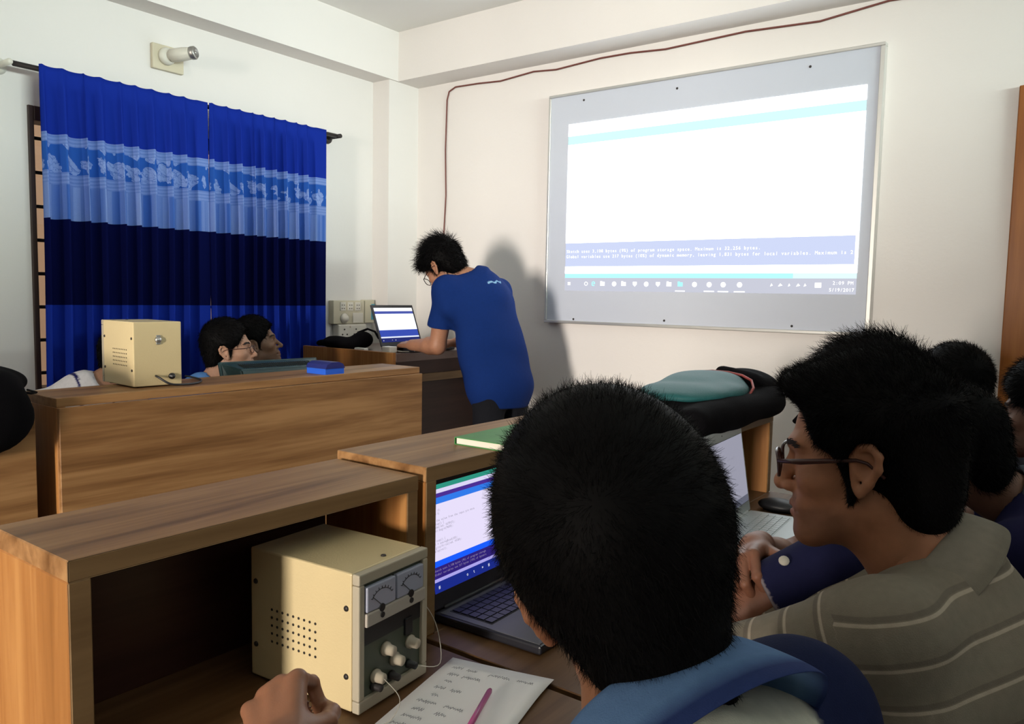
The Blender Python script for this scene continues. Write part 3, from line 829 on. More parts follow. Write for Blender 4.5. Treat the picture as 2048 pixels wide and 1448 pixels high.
# ================================================================== laptops
def strip_screen(parent, M, w_, h, bands, y=-.0008):
    """bands: (name, v0, v1, colour, strength) over the lit panel; local x right, z up, panel at y"""
    out = {}
    for n, v0, v1, c, s in bands:
        out[n] = MB().box(-w_ / 2, w_ / 2, y - .0003, y, v0 * h, v1 * h).build(n, emit('screen_' + n, c, s), parent, False, M)
    return out
def laptop(hinge, yaw, lean, label, w_=0.345, d_=0.235, sh=0.215, body='lap_black', deck='lap_deck', bands=(), texts=(), bez=(.014, .016, .022)):
    """hinge = centre of the hinge line on the desk; yaw: degrees, the screen faces local -Y"""
    root = empty('laptop', hinge, label, 'laptop')
    B = Matrix.Translation(hinge) @ Matrix.Rotation(math.radians(yaw), 4, 'Z')
    MB().box(-w_ / 2, w_ / 2, -d_, 0, 0.002, 0.018, 0.004).build('base', M_[body], root, False, B)
    MB().box(-w_ / 2 + .006, w_ / 2 - .006, -d_ + .006, -.012, 0.0178, 0.0188).build('palm_rest', M_[deck], root, False, B)
    kb = MB().box(-w_ / 2 + .022, w_ / 2 - .022, -.118, -.022, .0186, .0194).build('keyboard', M_['black' if body == 'lap_black' else body], root, False, B)
    ks = MB()
    for r_ in range(5):
        for c_ in range(15):
            x = -w_ / 2 + .026 + c_ * (w_ - .052) / 15
            y = -.115 + r_ * .0185
            ks.box(x, x + (w_ - .052) / 15 - .0025, y, y + .0155, .0192, .0212)
    tag(ks.build('key', M_[body], kb, False, B), kind='stuff')
    MB().box(-.05, .05, -d_ + .018, -.128, .0187, .0193).build('touchpad', M_[body], root, False, B)
    S = B @ Matrix.Translation((0, -.002, .018)) @ Matrix.Rotation(math.radians(-lean), 4, 'X')
    MB().box(-w_ / 2, w_ / 2, 0, .007, 0, sh + .001, .003).build('lid', M_[body], root, False, S)
    MB().cyl((-w_ / 2 + .03, .002, .0), (w_ / 2 - .03, .002, 0), .006, n=10).build('hinge_bar', M_[body], root, True, S)
    pw, ph = w_ - 2 * bez[0], sh - bez[1] - bez[2]
    S2 = S @ Matrix.Translation((0, 0, bez[2]))
    sc_ = MB().box(-pw / 2 - .001, pw / 2 + .001, -.0006, .0002, -.001, ph + .001).build('screen', M_['black'], root, False, S2)
    strip_screen(sc_, S2, pw, ph, bands)
    for (txt, u, v, size, pitch, m) in texts:
        tag(text_obj('screen_text', [(t_, size, pitch, S2 @ Vector((-pw / 2 + u_ * pw, -.0014, v_ * ph)), (S2.to_3x3() @ Vector((1, 0, 0))), (S2.to_3x3() @ Vector((0, 0, 1)))) for t_, u_, v_ in txt], m, sc_), kind='stuff')
    MB().cyl((0, -.0006, sh - bez[1] / 2), (0, .001, sh - bez[1] / 2), .002, n=10).build('webcam', M_['hole'], root, False, S)
    return root
M_['lap_black'] = flat('laptop_black', (0.016, 0.016, 0.022), 0.35)
M_['lap_deck'] = flat('laptop_deck_grey', (0.10, 0.10, 0.11), 0.4)
M_['lap_silver'] = flat('laptop_silver', (0.50, 0.55, 0.56), 0.35, 0.3)
T_ink = flat('screen_ink', (0.0, 0.0, 0.0), 0.8)
T_grey = emit('screen_grey_text', (0.35, 0.34, 0.42), 0.55)
T_lav = emit('screen_lavender_text', (0.55, 0.45, 0.75), 0.5)
T_wh = emit('screen_white_text', (0.9, 0.93, 1), 0.9)
code = ["int led = 13;", "int val = 0;", "", "// read the value from the input pin once", "void setup() {", "  pinMode(led, OUTPUT);", "  Serial.begin(9600);", "}", "", "void loop() {", "  val = analogRead(A0);", "  digitalWrite(led, HIGH);", "  delay(val);", "}"]
laptop((-0.952, 1.222, 0.750), 90 + 2, 14, 'dark laptop with glowing code editor screen inside the second workstation, beside the foreground head', sh=0.243, w_=0.362, bez=(.012, .018, .03), bands=[
    ('tab_strip', .955, 1.0, (0.03, 0.30, 0.22), 0.8), ('menu_bar', .915, .955, (0.62, 0.58, 0.80), 0.95), ('title_strip', .875, .915, (0.075, 0.03, 0.30), 0.8), ('tool_strip', .815, .875, (0.03, 0.18, 0.75), 0.9),
    ('editor', .290, .815, (0.72, 0.66, 0.86), 0.92), ('status_strip', .235, .290, (0.01, 0.10, 0.90), 0.9), ('console', .130, .235, (0.035, 0.018, 0.22), 0.7), ('footer', .100, .130, (0.42, 0.38, 0.85), 0.8), ('taskbar', 0, .100, (0.012, 0.025, 0.25), 0.8)],
    texts=[([(l, .02, .745 - .031 * i) for i, l in enumerate(code)], 0, 0, .0062, .0036, T_grey),
           ([("Sketch uses 3,108 bytes (9%) of program storage", .02, .195), ("Global variables use 217 bytes (10%) of dynamic", .02, .160)], 0, 0, .0058, .0034, T_lav),
           ([("#", .03, .035), ("o  t   =  #", .28, .04)], 0, 0, .009, .007, T_wh)])
laptop((-2.985, 3.020, 1.057), 90 + 4, 20, 'black laptop with blue and white screen on the lectern in the corner', w_=0.335, d_=0.225, sh=0.228, bands=[
    ('title_strip', .90, 1.0, (0.95, 0.97, 1), 1.0), ('tool_strip', .825, .90, (0.09, 0.12, 0.48), 0.7), ('editor', .35, .825, (0.80, 0.86, 1.0), 1.05), ('console', .16, .35, (0.05, 0.09, 0.50), 0.75), ('footer', .12, .16, (0.75, 0.80, 1), 0.9), ('taskbar', 0, .12, (0.03, 0.04, 0.22), 0.6)],
    texts=[([("#", .03, .04), ("=  #", .25, .04)], 0, 0, .010, .009, T_wh)])
laptop((-0.738, 1.962, 0.750), 90 + 4, 9, 'silver laptop with dim grey screen inside the third workstation, in front of the crossed arms', sh=0.245, body='lap_silver', deck='lap_silver', d_=0.245, bez=(.012, .028, .03), bands=[
    ('page', .10, 1.0, (0.42, 0.42, 0.52), 0.62), ('taskbar', 0, .10, (0.20, 0.21, 0.28), 0.5)],
    texts=[([("void loop() {", .55, .70), ("  delay(val);", .55, .52), ("}", .55, .47)], 0, 0, .008, .0055, T_grey)])

# ================================================================== lectern in the corner
lt = empty('lectern', (-3.10, 3.05, 0), 'dark-topped wooden lectern desk in the corner under the wall sockets', 'lectern')
lx0, lx1, ly0, ly1, lz = -3.43, -2.745, 2.735, 3.385, 1.057
MB().box(lx0, lx1, ly0, ly1, lz - .042, lz, .003).build('top', flat('lectern_top_brown', (0.10, 0.06, 0.05), 0.35, var=.15, vscale=30), lt)
MB().box(lx0, lx1 - .003, ly0, ly0 + .001 - .022, 0, lz + .006, .002).build('side_panel', M_['wood_z'], lt)
MB().box(lx0, lx1 - .003, ly1 + .022, ly1 + .001, 0, lz - .002, .002).build('side_panel', M_['wood_z'], lt)
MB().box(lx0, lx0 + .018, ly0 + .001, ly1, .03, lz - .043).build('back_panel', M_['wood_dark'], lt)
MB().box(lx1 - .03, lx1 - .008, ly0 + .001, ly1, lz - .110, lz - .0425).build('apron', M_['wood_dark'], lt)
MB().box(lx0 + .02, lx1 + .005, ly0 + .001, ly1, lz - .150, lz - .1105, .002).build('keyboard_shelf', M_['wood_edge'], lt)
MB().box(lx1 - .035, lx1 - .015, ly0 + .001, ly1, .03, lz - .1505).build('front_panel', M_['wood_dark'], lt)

# ================================================================== things lying about
def soft(name, prims, h, mat, label, cat_, wr=0.004, seed=1, parent=None, lbl=True):
    v, q = sdf_mesh(prims, h); v = wrinkle(smooth_np(v, q, 2), q, wr, seed)
    o = link_mesh(name, mesh_np(name, v, q), mat, parent, True)
    return tag(o, label, cat_) if lbl else o
bg = soft('laptop_bag', [ell((-3.22, 2.80, 1.085), (.13, .075, .030), .03), rc((-3.30, 2.80, 1.085), (-3.12, 2.80, 1.082), .028, .024, .03), ell((-3.13, 2.865, 1.105), (.055, .06, .045), .03), rc((-3.34, 2.81, 1.08), (-3.40, 2.80, 1.075), .022, .016, .02), half((0, 0, 1.0575), (0, 0, 1))], .006, M_['blackcloth'], 'limp black bag on the lectern next to the laptop', 'bag')
MB().tube([(-3.16, 2.86, 1.14), (-3.10, 2.875, 1.162), (-3.05, 2.88, 1.15), (-3.02, 2.88, 1.115)], .006, 6).build('strap', M_['blackcloth'], None, True)
_s = bpy.data.objects['strap']; _s.parent = bg
ad = empty('power_adapter', (-2.83, 2.775, 1.057), 'small white power adapter at the front corner of the lectern', 'adapter')
MB().box(-2.865, -2.805, 2.752, 2.80, 1.057, 1.088, .004).build('body', flat('adapter_white', (0.75, 0.72, 0.64), 0.4), ad)
MB().tube([(-2.83, 2.80, 1.066), (-2.80, 2.83, 1.062), (-2.78, 2.90, 1.060), (-2.79, 2.99, 1.060)], .0025, 6).build('cord', flat('adapter_cord', (0.6, 0.58, 0.52), 0.5), ad, True)
ch = empty('crumpled_paper', (-3.02, 2.765, 1.057), 'scrap of white paper behind the lectern end panel', 'paper scrap')
MB().box(-3.06, -2.985, 2.745, 2.775, 1.057, 1.071, .004).build('scrap', flat('scrap_white', (0.7, 0.66, 0.6), 0.6), ch)

# blue duster on the end of the window row
du = empty('board_duster', (-2.37, 1.99, 1.040), 'blue boxy board duster on top of the window-side row beside the monitor', 'duster')
MB().prism([(1.945, 1.040), (2.035, 1.040), (2.035, 1.062), (1.945, 1.062)], 0, -2.435, -2.325).build('felt', flat('duster_felt', (0.01, 0.10, 0.62), 0.8), du)
MB().prism([(1.942, 1.062), (2.038, 1.062), (2.028, 1.078), (2.008, 1.086), (1.972, 1.086), (1.952, 1.078)], 0, -2.438, -2.322).build('grip', flat('duster_grip', (0.008, 0.012, 0.14), 0.4), du)

# monitor behind the window row, leaning back towards us
mo = empty('monitor', (-2.74, 2.05, 0.75), 'dark computer monitor seen from behind over the window-side row', 'monitor')
MM = Matrix.Translation((-2.712, 2.045, 0.880)) @ Matrix.Rotation(math.radians(-5), 4, 'Z') @ Matrix.Rotation(math.radians(-19), 4, 'Y')
M_['mon'] = flat('monitor_dark', (0.022, 0.06, 0.066), 0.3)
MB().box(-.052, -.035, -.232, .232, -.07, .205, .006).build('bezel', M_['mon'], mo, False, MM)
bm = bmesh.new()
A = [(-.036, -.228, -.066), (-.036, .228, -.066), (-.036, .228, .201), (-.036, -.228, .201)]
B = [(.035, -.165, -.035), (.035, .165, -.035), (.040, .185, .150), (.040, -.185, .150)]
va = [bm.verts.new(p) for p in A]; vb = [bm.verts.new(p) for p in B]
bm.faces.new(va[::-1]); bm.faces.new(vb)
for i in range(4): bm.faces.new((va[i], va[(i + 1) % 4], vb[(i + 1) % 4], vb[i]))
bmesh.ops.bevel(bm, geom=list(bm.edges), offset=.006, segments=2, affect='EDGES')
bmesh.ops.recalc_face_normals(bm, faces=bm.faces); bm.transform(MM)
me = bpy.data.meshes.new('back_shell'); bm.to_mesh(me); bm.free(); link_mesh('back_shell', me, M_['mon'], mo)
vs = MB()
for i in range(38):
    y = -.165 + i * .0089
    n = Vector((.026, 0, .071)).normalized()
    p0, p1 = Vector((-.010, y, .1843)), Vector((.030, y * .98, .1575))
    vs.tube([p0, p1], .0017, 4)
tag(vs.build('vent_slot', M_['hole'], mo, False, MM), kind='stuff')
MB().cyl((-.0, 0, -.05), (.0, 0, -.10), .03, n=14).box(-.08, .09, -.12, .12, -.109, -.1, .003).build('stand', M_['mon'], mo, False, Matrix.Translation((-2.715, 2.045, 0.86)))

# black bag over the left workstation
soft('shoulder_bag', [ell((-2.43, .79, 1.085), (.12, .165, .055), .06), ell((-2.295, .76, 1.00), (.045, .165, .10), .07), rc((-2.33, .66, 1.075), (-2.33, .84, 1.06), .05, .04, .06)], .008, M_['blackcloth'], 'black bag slumped over the workstation at the left edge', 'bag', .006, 5)
_b = bpy.data.objects['shoulder_bag']
o = MB().tube([(-2.36, .905, 1.062), (-2.40, .955, 1.050), (-2.46, .992, 1.0445), (-2.54, 1.00, 1.044)], .0035, 6).build('strap', M_['blackcloth'], _b, True)

# green book on the second workstation
gb = empty('green_book', (-0.95, 1.29, 1.052), 'green-covered book with white page edges on top of the second workstation', 'book')
GM = Matrix.Translation((-0.950, 1.290, 1.052)) @ Matrix.Rotation(math.radians(2), 4, 'Z')
MB().box(-.070, .070, -.105, .105, .0015, .0135, .001).build('pages', flat('book_pages', (0.78, 0.72, 0.62), 0.8), gb, False, GM)
MB().box(-.072, .072, -.107, .107, .0135, .0150).box(-.072, .072, -.107, .107, 0, .0015).box(-.0735, -.072, -.107, .107, 0, .0150).build('cover', flat('book_green', (0.05, 0.25, 0.06), 0.5, var=.2, vscale=40), gb, False, GM)

# written sheet and pen on the nearest desk
sh_ = empty('paper_sheet', (-0.70, 0.86, 0.7505), 'white sheet of handwritten notes in front of the power supply with meters', 'paper')
c0, c1, c2 = Vector((-0.822, 0.955, 0)), Vector((-0.655, 0.992, 0)), Vector((-0.772, 0.728, 0))
ex, ey = (c1 - c0), (c2 - c0)
V, F = [], []
n1, n2 = 9, 13
for j in range(n2):
    for i in range(n1):
        p = c0 + ex * (i / (n1 - 1)) * 1.05 + ey * (j / (n2 - 1)) * 1.30
        V.append((p.x, p.y, .7512 + .0025 * (i / (n1 - 1)) ** 2 * (1 + math.sin(j * .7))))
for j in range(n2 - 1):
    for i in range(n1 - 1): F.append((j * n1 + i, j * n1 + i + 1, (j + 1) * n1 + i + 1, (j + 1) * n1 + i))
so = link_mesh('sheet', mesh_np('sheet', np.array(V), np.array(F)), flat('paper_white', (0.74, 0.73, 0.72), 0.7), sh_, True)
so.modifiers.new('thickness', 'SOLIDIFY').thickness = .0006
r = np.random.default_rng(3); ink = MB()
for ln in range(11):
    v = .10 + ln * .075
    u = .08 + r.random() * .1
    while u < .9:
        n_ = r.integers(3, 9)
        P = []
        for k in range(n_ * 4):
            uu = u + k * .0065
            if uu > .94: break
            vv = v + .016 * math.sin(k * 1.9 + r.random() * 1.6) * r.uniform(.4, 1.2)
            p = c0 + ex * uu * 1.05 + ey * vv * 1.30
            P.append((p.x, p.y, .7520 + .0025 * uu ** 2 * (1 + math.sin(vv * 12 * .7))))
        if len(P) > 2: ink.tube(P, .00042, 3, False)
        u += n_ * 4 * .0065 + r.uniform(.02, .12)
        if r.random() < .22: break
tag(ink.build('handwriting', flat('pencil_ink', (0.16, 0.16, 0.18), 0.8), sh_), kind='stuff')
pn = empty('pen', (-0.69, 0.85, 0.757), 'pink pen lying on the handwritten sheet', 'pen')
a, b = Vector((-0.697, 0.897, 0.7605)), Vector((-0.640, 0.760, 0.7605))
dv = (b - a).normalized()
MB().cyl(a + dv * .006, b, .0042, n=12).build('barrel', flat('pink_plastic', (0.42, 0.07, 0.22), 0.35), pn, True)
MB().cyl(a, a + dv * .006, .0026, .0042, n=12).build('tip', flat('pink_tip', (0.30, 0.05, 0.16), 0.4), pn, True)

# backpack lying on the third workstation
bp = empty('backpack', (-0.90, 2.10, 1.0), 'teal and black backpack lying on the third workstation below the whiteboard', 'backpack')
dz = (0, 0, 1)
blk = [ell((-.915, 2.16, 1.045), (.155, .37, .050), .04), ell((-.90, 2.45, 1.06), (.12, .13, .055), .04), rc((-.80, 1.85, 1.04), (-.79, 2.40, 1.04), .040, .040, .04), ell((-.86, 2.56, 1.035), (.055, .06, .035), .03), half((0, 0, 1.0005), dz)]
soft('body', blk, .009, M_['blackcloth'], None, None, .006, 3, bp, False)
M_['teal'] = flat('teal_nylon', (0.018, 0.105, 0.110), 0.6, spec=.25, bump=.4, bscale=300)
soft('front_pocket', [ell((-.930, 2.15, 1.088), (.130, .25, .034), .03), ell((-.95, 2.25, 1.104), (.10, .15, .032), .03), ell((-.86, 2.10, 1.088), (.07, .18, .024), .02)], .008, M_['teal'], None, None, .005, 8, bp, False)
soft('top_flap', [ell((-.90, 2.42, 1.085), (.115, .115, .050), .03), rc((-.84, 2.36, 1.105), (-.93, 2.34, 1.128), .022, .022, .03)], .008, M_['blackcloth'], None, None, .004, 9, bp, False)
MB().tube([(-.792, 2.20, 1.080), (-.80, 2.26, 1.096), (-.825, 2.31, 1.112), (-.86, 2.325, 1.124), (-.90, 2.315, 1.131), (-.94, 2.29, 1.134), (-.98, 2.25, 1.131)], .004, 6).build('piping', flat('red_piping', (0.30, 0.05, 0.045), 0.6), bp, True)
MB().tube([(-.775, 2.55, 1.04), (-.755, 2.62, 1.02), (-.77, 2.66, 0.985), (-.785, 2.62, .955)], .009, 8).build('strap', M_['blackcloth'], bp, True)

# mouse beside the silver laptop
mp = soft('computer_mouse', [ell((-.705, 2.245, .765), (.060, .040, .020), .01), half((0, 0, .7502), dz)], .003, M_['black'], 'black computer mouse on the third desk beside the silver laptop', 'mouse', 0.0)
# ================================================================== people
M_['skin'] = attr_mat('skin', 0.5, sss=0.06, bump=0.15, bscale=500, mottle=0.12)
M_['cloth'] = attr_mat('woven_cloth', 0.9, bump=0.5, bscale=700, spec=0.12, mottle=0.14)
def striped_cloth():
    m = attr_mat('striped_cloth', 0.9, bump=0.5, bscale=700, spec=0.12, mottle=0.14)
    nt = m.node_tree; p = nt.nodes['Principled BSDF']
    src = p.inputs['Base Color'].links[0].from_socket
    at = nt.nodes.new('ShaderNodeAttribute'); at.attribute_name = 'su'
    mu = nt.nodes.new('ShaderNodeMath'); mu.operation = 'MULTIPLY'; mu.inputs[1].default_value = 1 / 0.046
    fr = nt.nodes.new('ShaderNodeMath'); fr.operation = 'FRACT'
    cr = nt.nodes.new('ShaderNodeValToRGB'); cr.color_ramp.interpolation = 'LINEAR'
    E = cr.color_ramp.elements
    E[0].position = 0.0; E[0].color = (1, 1, 1, 1); E[1].position = 1.0; E[1].color = (1, 1, 1, 1)
    for q, v in ((0.44, 1.0), (0.455, 1.95), (0.52, 1.95), (0.535, 1.0), (0.57, 0.76), (0.66, 0.76), (0.68, 1.0)):
        k = E.new(q); k.color = (v, v * 0.97, v * 0.98, 1)
    mx = nt.nodes.new('ShaderNodeVectorMath'); mx.operation = 'MULTIPLY'
    nt.links.new(at.outputs['Fac'], mu.inputs[0]); nt.links.new(mu.outputs[0], fr.inputs[0]); nt.links.new(fr.outputs[0], cr.inputs[0])
    nt.links.new(src, mx.inputs[0]); nt.links.new(cr.outputs[0], mx.inputs[1]); nt.links.new(mx.outputs[0], p.inputs['Base Color'])
    return m
M_['striped'] = striped_cloth()
M_['eye'] = attr_mat('eye', 0.12)
M_['hair'] = flat('black_hair', (0.0028, 0.0024, 0.0026), 0.6, spec=0.07)
M_['brow'] = flat('brow_hair', (0.02, 0.013, 0.01), 0.7)
M_['trousers'] = flat('dark_trousers', (0.006, 0.0065, 0.010), 0.9, spec=0.2, bump=0.4, bscale=500)
M_['shoe'] = flat('dark_shoe', (0.02, 0.017, 0.015), 0.5)
M_['rim_dark'] = flat('dark_glasses_rim', (0.02, 0.012, 0.012), 0.25)
M_['rim_red'] = flat('dark_red_glasses_rim', (0.045, 0.010, 0.008), 0.3)
def _lens():
    m = bpy.data.materials.new('spectacle_lens'); m.use_nodes = True; nt = m.node_tree
    nt.nodes.remove(nt.nodes['Principled BSDF'])
    t = nt.nodes.new('ShaderNodeBsdfTransparent'); g = nt.nodes.new('ShaderNodeBsdfGlossy'); g.inputs['Roughness'].default_value = 0.03
    x = nt.nodes.new('ShaderNodeMixShader'); x.inputs[0].default_value = 0.10
    nt.links.new(t.outputs[0], x.inputs[1]); nt.links.new(g.outputs[0], x.inputs[2]); nt.links.new(x.outputs[0], nt.nodes['Material Output'].inputs[0])
    return m
M_['lens'] = _lens()

def head_matrix(pos, yaw, pitch=0, roll=0, s=1.0):
    """head frame: x = its right, y = facing, z = crown; yaw in degrees left of +Y, pitch > 0 looks up, roll > 0 tips to its right"""
    return Matrix.Translation(pos) @ Matrix.Rotation(math.radians(yaw), 4, 'Z') @ Matrix.Rotation(math.radians(pitch), 4, 'X') @ Matrix.Rotation(math.radians(roll), 4, 'Y') @ Matrix.Scale(s, 4)

def head_prims(nose=1.0, jaw=1.0):
    P = [
        ell((0, -0.014, 0.036), (0.074, 0.094, 0.080), 0.02),
        ell((0, 0.030, -0.026), (0.057 * jaw, 0.055, 0.080), 0.03),
        rc((-0.041 * jaw, -0.002, -0.058), (-0.011, 0.066, -0.096), 0.015, 0.0155, 0.03),
        rc((0.041 * jaw, -0.002, -0.058), (0.011, 0.066, -0.096), 0.015, 0.0155, 0.03),
        rc((-0.006, 0.077, -0.097), (0.006, 0.077, -0.097), 0.0135, 0.0135, 0.02),
        rc((-0.038, 0.068, 0.025), (-0.012, 0.081, 0.022), 0.0105, 0.0105, 0.014),
        rc((0.038, 0.068, 0.025), (0.012, 0.081, 0.022), 0.0105, 0.0105, 0.014),
        ell((-0.041, 0.054, -0.020), (0.020, 0.021, 0.017), 0.022),
        ell((0.041, 0.054, -0.020), (0.020, 0.021, 0.017), 0.022),
        ell((0, 0.073, -0.060), (0.029, 0.019, 0.022), 0.02),
        ell((-0.031, 0.094, 0.002), (0.018, 0.015, 0.0125), 0.012, '-'),
        ell((0.031, 0.094, 0.002), (0.018, 0.015, 0.0125), 0.012, '-'),
        ell((-0.031, 0.067, 0.002), (0.0165, 0.0135, 0.0135), 0.004),
        ell((0.031, 0.067, 0.002), (0.0165, 0.0135, 0.0135), 0.004),
        ell((-0.031, 0.085, 0.0005), (0.0125, 0.010, 0.0034), 0.002, '-'),
        ell((0.031, 0.085, 0.0005), (0.0125, 0.010, 0.0034), 0.002, '-'),
        rc((0, 0.080, 0.014), (0, 0.106 * nose, -0.028), 0.0068, 0.0100, 0.009),
        rc((-0.003, 0.1075 * nose, -0.032), (0.003, 0.1075 * nose, -0.032), 0.0100, 0.0100, 0.006),
        ell((-0.0140, 0.092, -0.035), (0.0075, 0.011, 0.0075), 0.006),
        ell((0.0140, 0.092, -0.035), (0.0075, 0.011, 0.0075), 0.006),
        ell((-0.0075, 0.099, -0.0435), (0.0036, 0.005, 0.003), 0.002, '-'),
        ell((0.0075, 0.099, -0.0435), (0.0036, 0.005, 0.003), 0.002, '-'),
        rc((-0.023, 0.0775, -0.0640), (0, 0.0905, -0.0610), 0.0040, 0.0062, 0.005),
        rc((0.023, 0.0775, -0.0640), (0, 0.0905, -0.0610), 0.0040, 0.0062, 0.005),
        rc((-0.020, 0.0780, -0.0710), (0, 0.0890, -0.0720), 0.0045, 0.0074, 0.005),
        rc((0.020, 0.0780, -0.0710), (0, 0.0890, -0.0720), 0.0045, 0.0074, 0.005),
        rc((-0.024, 0.0815, -0.0672), (0, 0.0965, -0.0664), 0.0016, 0.0020, 0.003, '-'),
        rc((0.024, 0.0815, -0.0672), (0, 0.0965, -0.0664), 0.0016, 0.0020, 0.003, '-'),
    ]
    for s in (-1, 1):
        P += [
            rc((s * 0.071, 0.004, -0.026), (s * 0.073, 0.004, 0.012), 0.006, 0.006, 0.006),
            rc((s * 0.074, 0.004, 0.014), (s * 0.080, -0.006, 0.026), 0.0045, 0.0045, 0.004),
            rc((s * 0.080, -0.006, 0.026), (s * 0.084, -0.018, 0.026), 0.0045, 0.0048, 0.004),
            rc((s * 0.084, -0.018, 0.026), (s * 0.086, -0.026, 0.015), 0.0048, 0.0048, 0.004),
            rc((s * 0.086, -0.026, 0.015), (s * 0.084, -0.024, -0.002), 0.0048, 0.0048, 0.004),
            rc((s * 0.084, -0.024, -0.002), (s * 0.078, -0.012, -0.020), 0.0048, 0.0052, 0.004),
            rc((s * 0.078, -0.012, -0.020), (s * 0.074, -0.001, -0.032), 0.0055, 0.0065, 0.004),
            ell((s * 0.075, -0.010, 0.004), (0.0060, 0.016, 0.022), 0.004),
            ell((s * 0.085, -0.006, -0.001), (0.0090, 0.008, 0.011), 0.004, '-'),
        ]
    return P

def hand_prims(M, s, curls, thumb=0.5, spread=1.0):
    """M: hand frame to world, origin at the wrist, +Y along the palm, +Z back of the hand, thumb on the s*X side.
    curls: four (a, b, c) finger-joint angles in degrees, index first"""
    xs = [0.028, 0.0095, -0.0095, -0.027]; ys = [0.090, 0.094, 0.089, 0.080]
    ln = [(0.043, 0.025, 0.019), (0.048, 0.029, 0.020), (0.044, 0.027, 0.019), (0.034, 0.020, 0.017)]
    rr = [0.0088, 0.0090, 0.0086, 0.0076]
    P = [rc((0.011 * s, 0.0, 0), (0.024 * s, 0.085, 0.001), 0.0155, 0.0125, 0.012), rc((-0.011 * s, 0.0, 0), (-0.023 * s, 0.076, 0.001), 0.0150, 0.0115, 0.012),
         rc((0, 0.0, 0), (0, 0.088, 0.002), 0.015, 0.012, 0.012), rc((0, -0.03, 0), (0, 0.01, 0), 0.023, 0.021, 0.012)]
    for i in range(4):
        p = np.array([xs[i] * s, ys[i], 0.001]); a = 0.0
        sp = math.radians(spread * (3 - 3 * i) * 1.2) * -s
        r = rr[i]
        for j in range(3):
            a += math.radians(curls[i][j])
            d = np.array([math.sin(-sp) * math.cos(a), math.cos(sp) * math.cos(a), -math.sin(a)])
            q = p + d * ln[i][j]
            P.append(rc(p, q, r, r * 0.92, 0.006 if j == 0 else 0.002))
            P.append(ell(p + np.array([0, 0, 0.0012]), (r * 1.04,) * 3, 0.003))
            p = q; r *= 0.92
    # thumb: leaves the side of the palm near its base
    p = np.array([0.016 * s, 0.018, -0.004])
    d1 = np.array([s * (0.80 - 0.35 * thumb), 0.62, -0.25 - 0.45 * thumb]); d1 /= np.linalg.norm(d1)
    d2 = np.array([s * (0.45 - 0.55 * thumb), 0.85, -0.30 - 0.3 * thumb]); d2 /= np.linalg.norm(d2)
    d3 = np.array([s * (0.25 - 0.75 * thumb), 0.92, -0.25 - 0.3 * thumb]); d3 /= np.linalg.norm(d3)
    a = p + d1 * 0.046; b = a + d2 * 0.034; e = b + d3 * 0.026
    P += [rc(p, a, 0.0155, 0.0115, 0.014), rc(a, b, 0.0105, 0.0095, 0.003), rc(b, e, 0.0098, 0.0078, 0.003)]
    return xf(P, M)

def frame_from(o, y, z):
    """hand frame from origin, finger direction and back-of-hand direction"""
    y = Vector(y).normalized(); z = Vector(z); z = (z - y * z.dot(y)).normalized(); x = y.cross(z)
    m = Matrix((x, y, z)).transposed().to_4x4(); m.translation = Vector(o)
    return m

REST = [(25, 30, 15)] * 4
FIST = [(72, 88, 50)] * 4

def strands(V, Q, n, length, width, flow, lift=0.5, mess=0.35, seed=1, seg=2, lfun=None, bend=0.6):
    """short hairs as thin tapering blades; flow(P) gives the combing direction at each root"""
    r = np.random.default_rng(seed)
    a, b, c, d = (V[Q[:, i]] for i in range(4))
    ar = np.linalg.norm(np.cross(c - a, d - b), axis=1)
    f = r.choice(len(Q), n, p=ar / ar.sum())
    u, v = r.random(n)[:, None], r.random(n)[:, None]
    P = (a[f] * (1 - u) + b[f] * u) * (1 - v) + (d[f] * (1 - u) + c[f] * u) * v
    N = vnormals(V, Q); Nn = N[Q[f, 0]]
    L = length * r.uniform(0.6, 1.15, n)
    if lfun is not None: L = L * lfun(P)
    D0 = flow(P)
    D0 = D0 - Nn * (D0 * Nn).sum(1, keepdims=True); D0 /= np.maximum(np.linalg.norm(D0, axis=1, keepdims=True), 1e-6)
    R = r.normal(size=(n, 3)) * mess
    # clumps: hairs near one another lean the same way
    kk = r.normal(size=(6, 3)); kk /= np.linalg.norm(kk, axis=1, keepdims=True)
    for q in range(6):
        R += (np.sin(P @ kk[q] * (150 + 60 * q) + q)[:, None] * kk[(q + 2) % 6]) * mess * 0.45
    d0 = D0 * (1 - lift) + Nn * lift + R * 0.5; d0 /= np.linalg.norm(d0, axis=1, keepdims=True)
    d1 = d0 + D0 * bend + R * 0.4 + np.array([0, 0, -0.25]) * bend; d1 /= np.linalg.norm(d1, axis=1, keepdims=True)
    side = np.cross(d0, r.normal(size=(n, 3))); side /= np.maximum(np.linalg.norm(side, axis=1, keepdims=True), 1e-6)
    P = P - Nn * 0.002
    pts, ws = [P], [1.0]
    cur = P
    for i in range(seg):
        t = (i + 0.5) / seg
        cur = cur + (d0 * (1 - t) + d1 * t) * (L / seg)[:, None]
        pts.append(cur); ws.append(1 - 0.75 * (i + 1) / seg)
    m = 2 * (seg + 1)
    VV = np.empty((n, m, 3))
    for i in range(seg + 1):
        VV[:, 2 * i] = pts[i] - side * width * ws[i] / 2; VV[:, 2 * i + 1] = pts[i] + side * width * ws[i] / 2
    FF = []
    base = np.arange(n)[:, None] * m
    for i in range(seg):
        FF.append(base + np.array([2 * i, 2 * i + 1, 2 * i + 3, 2 * i + 2]))
    return VV.reshape(-1, 3), np.concatenate(FF)

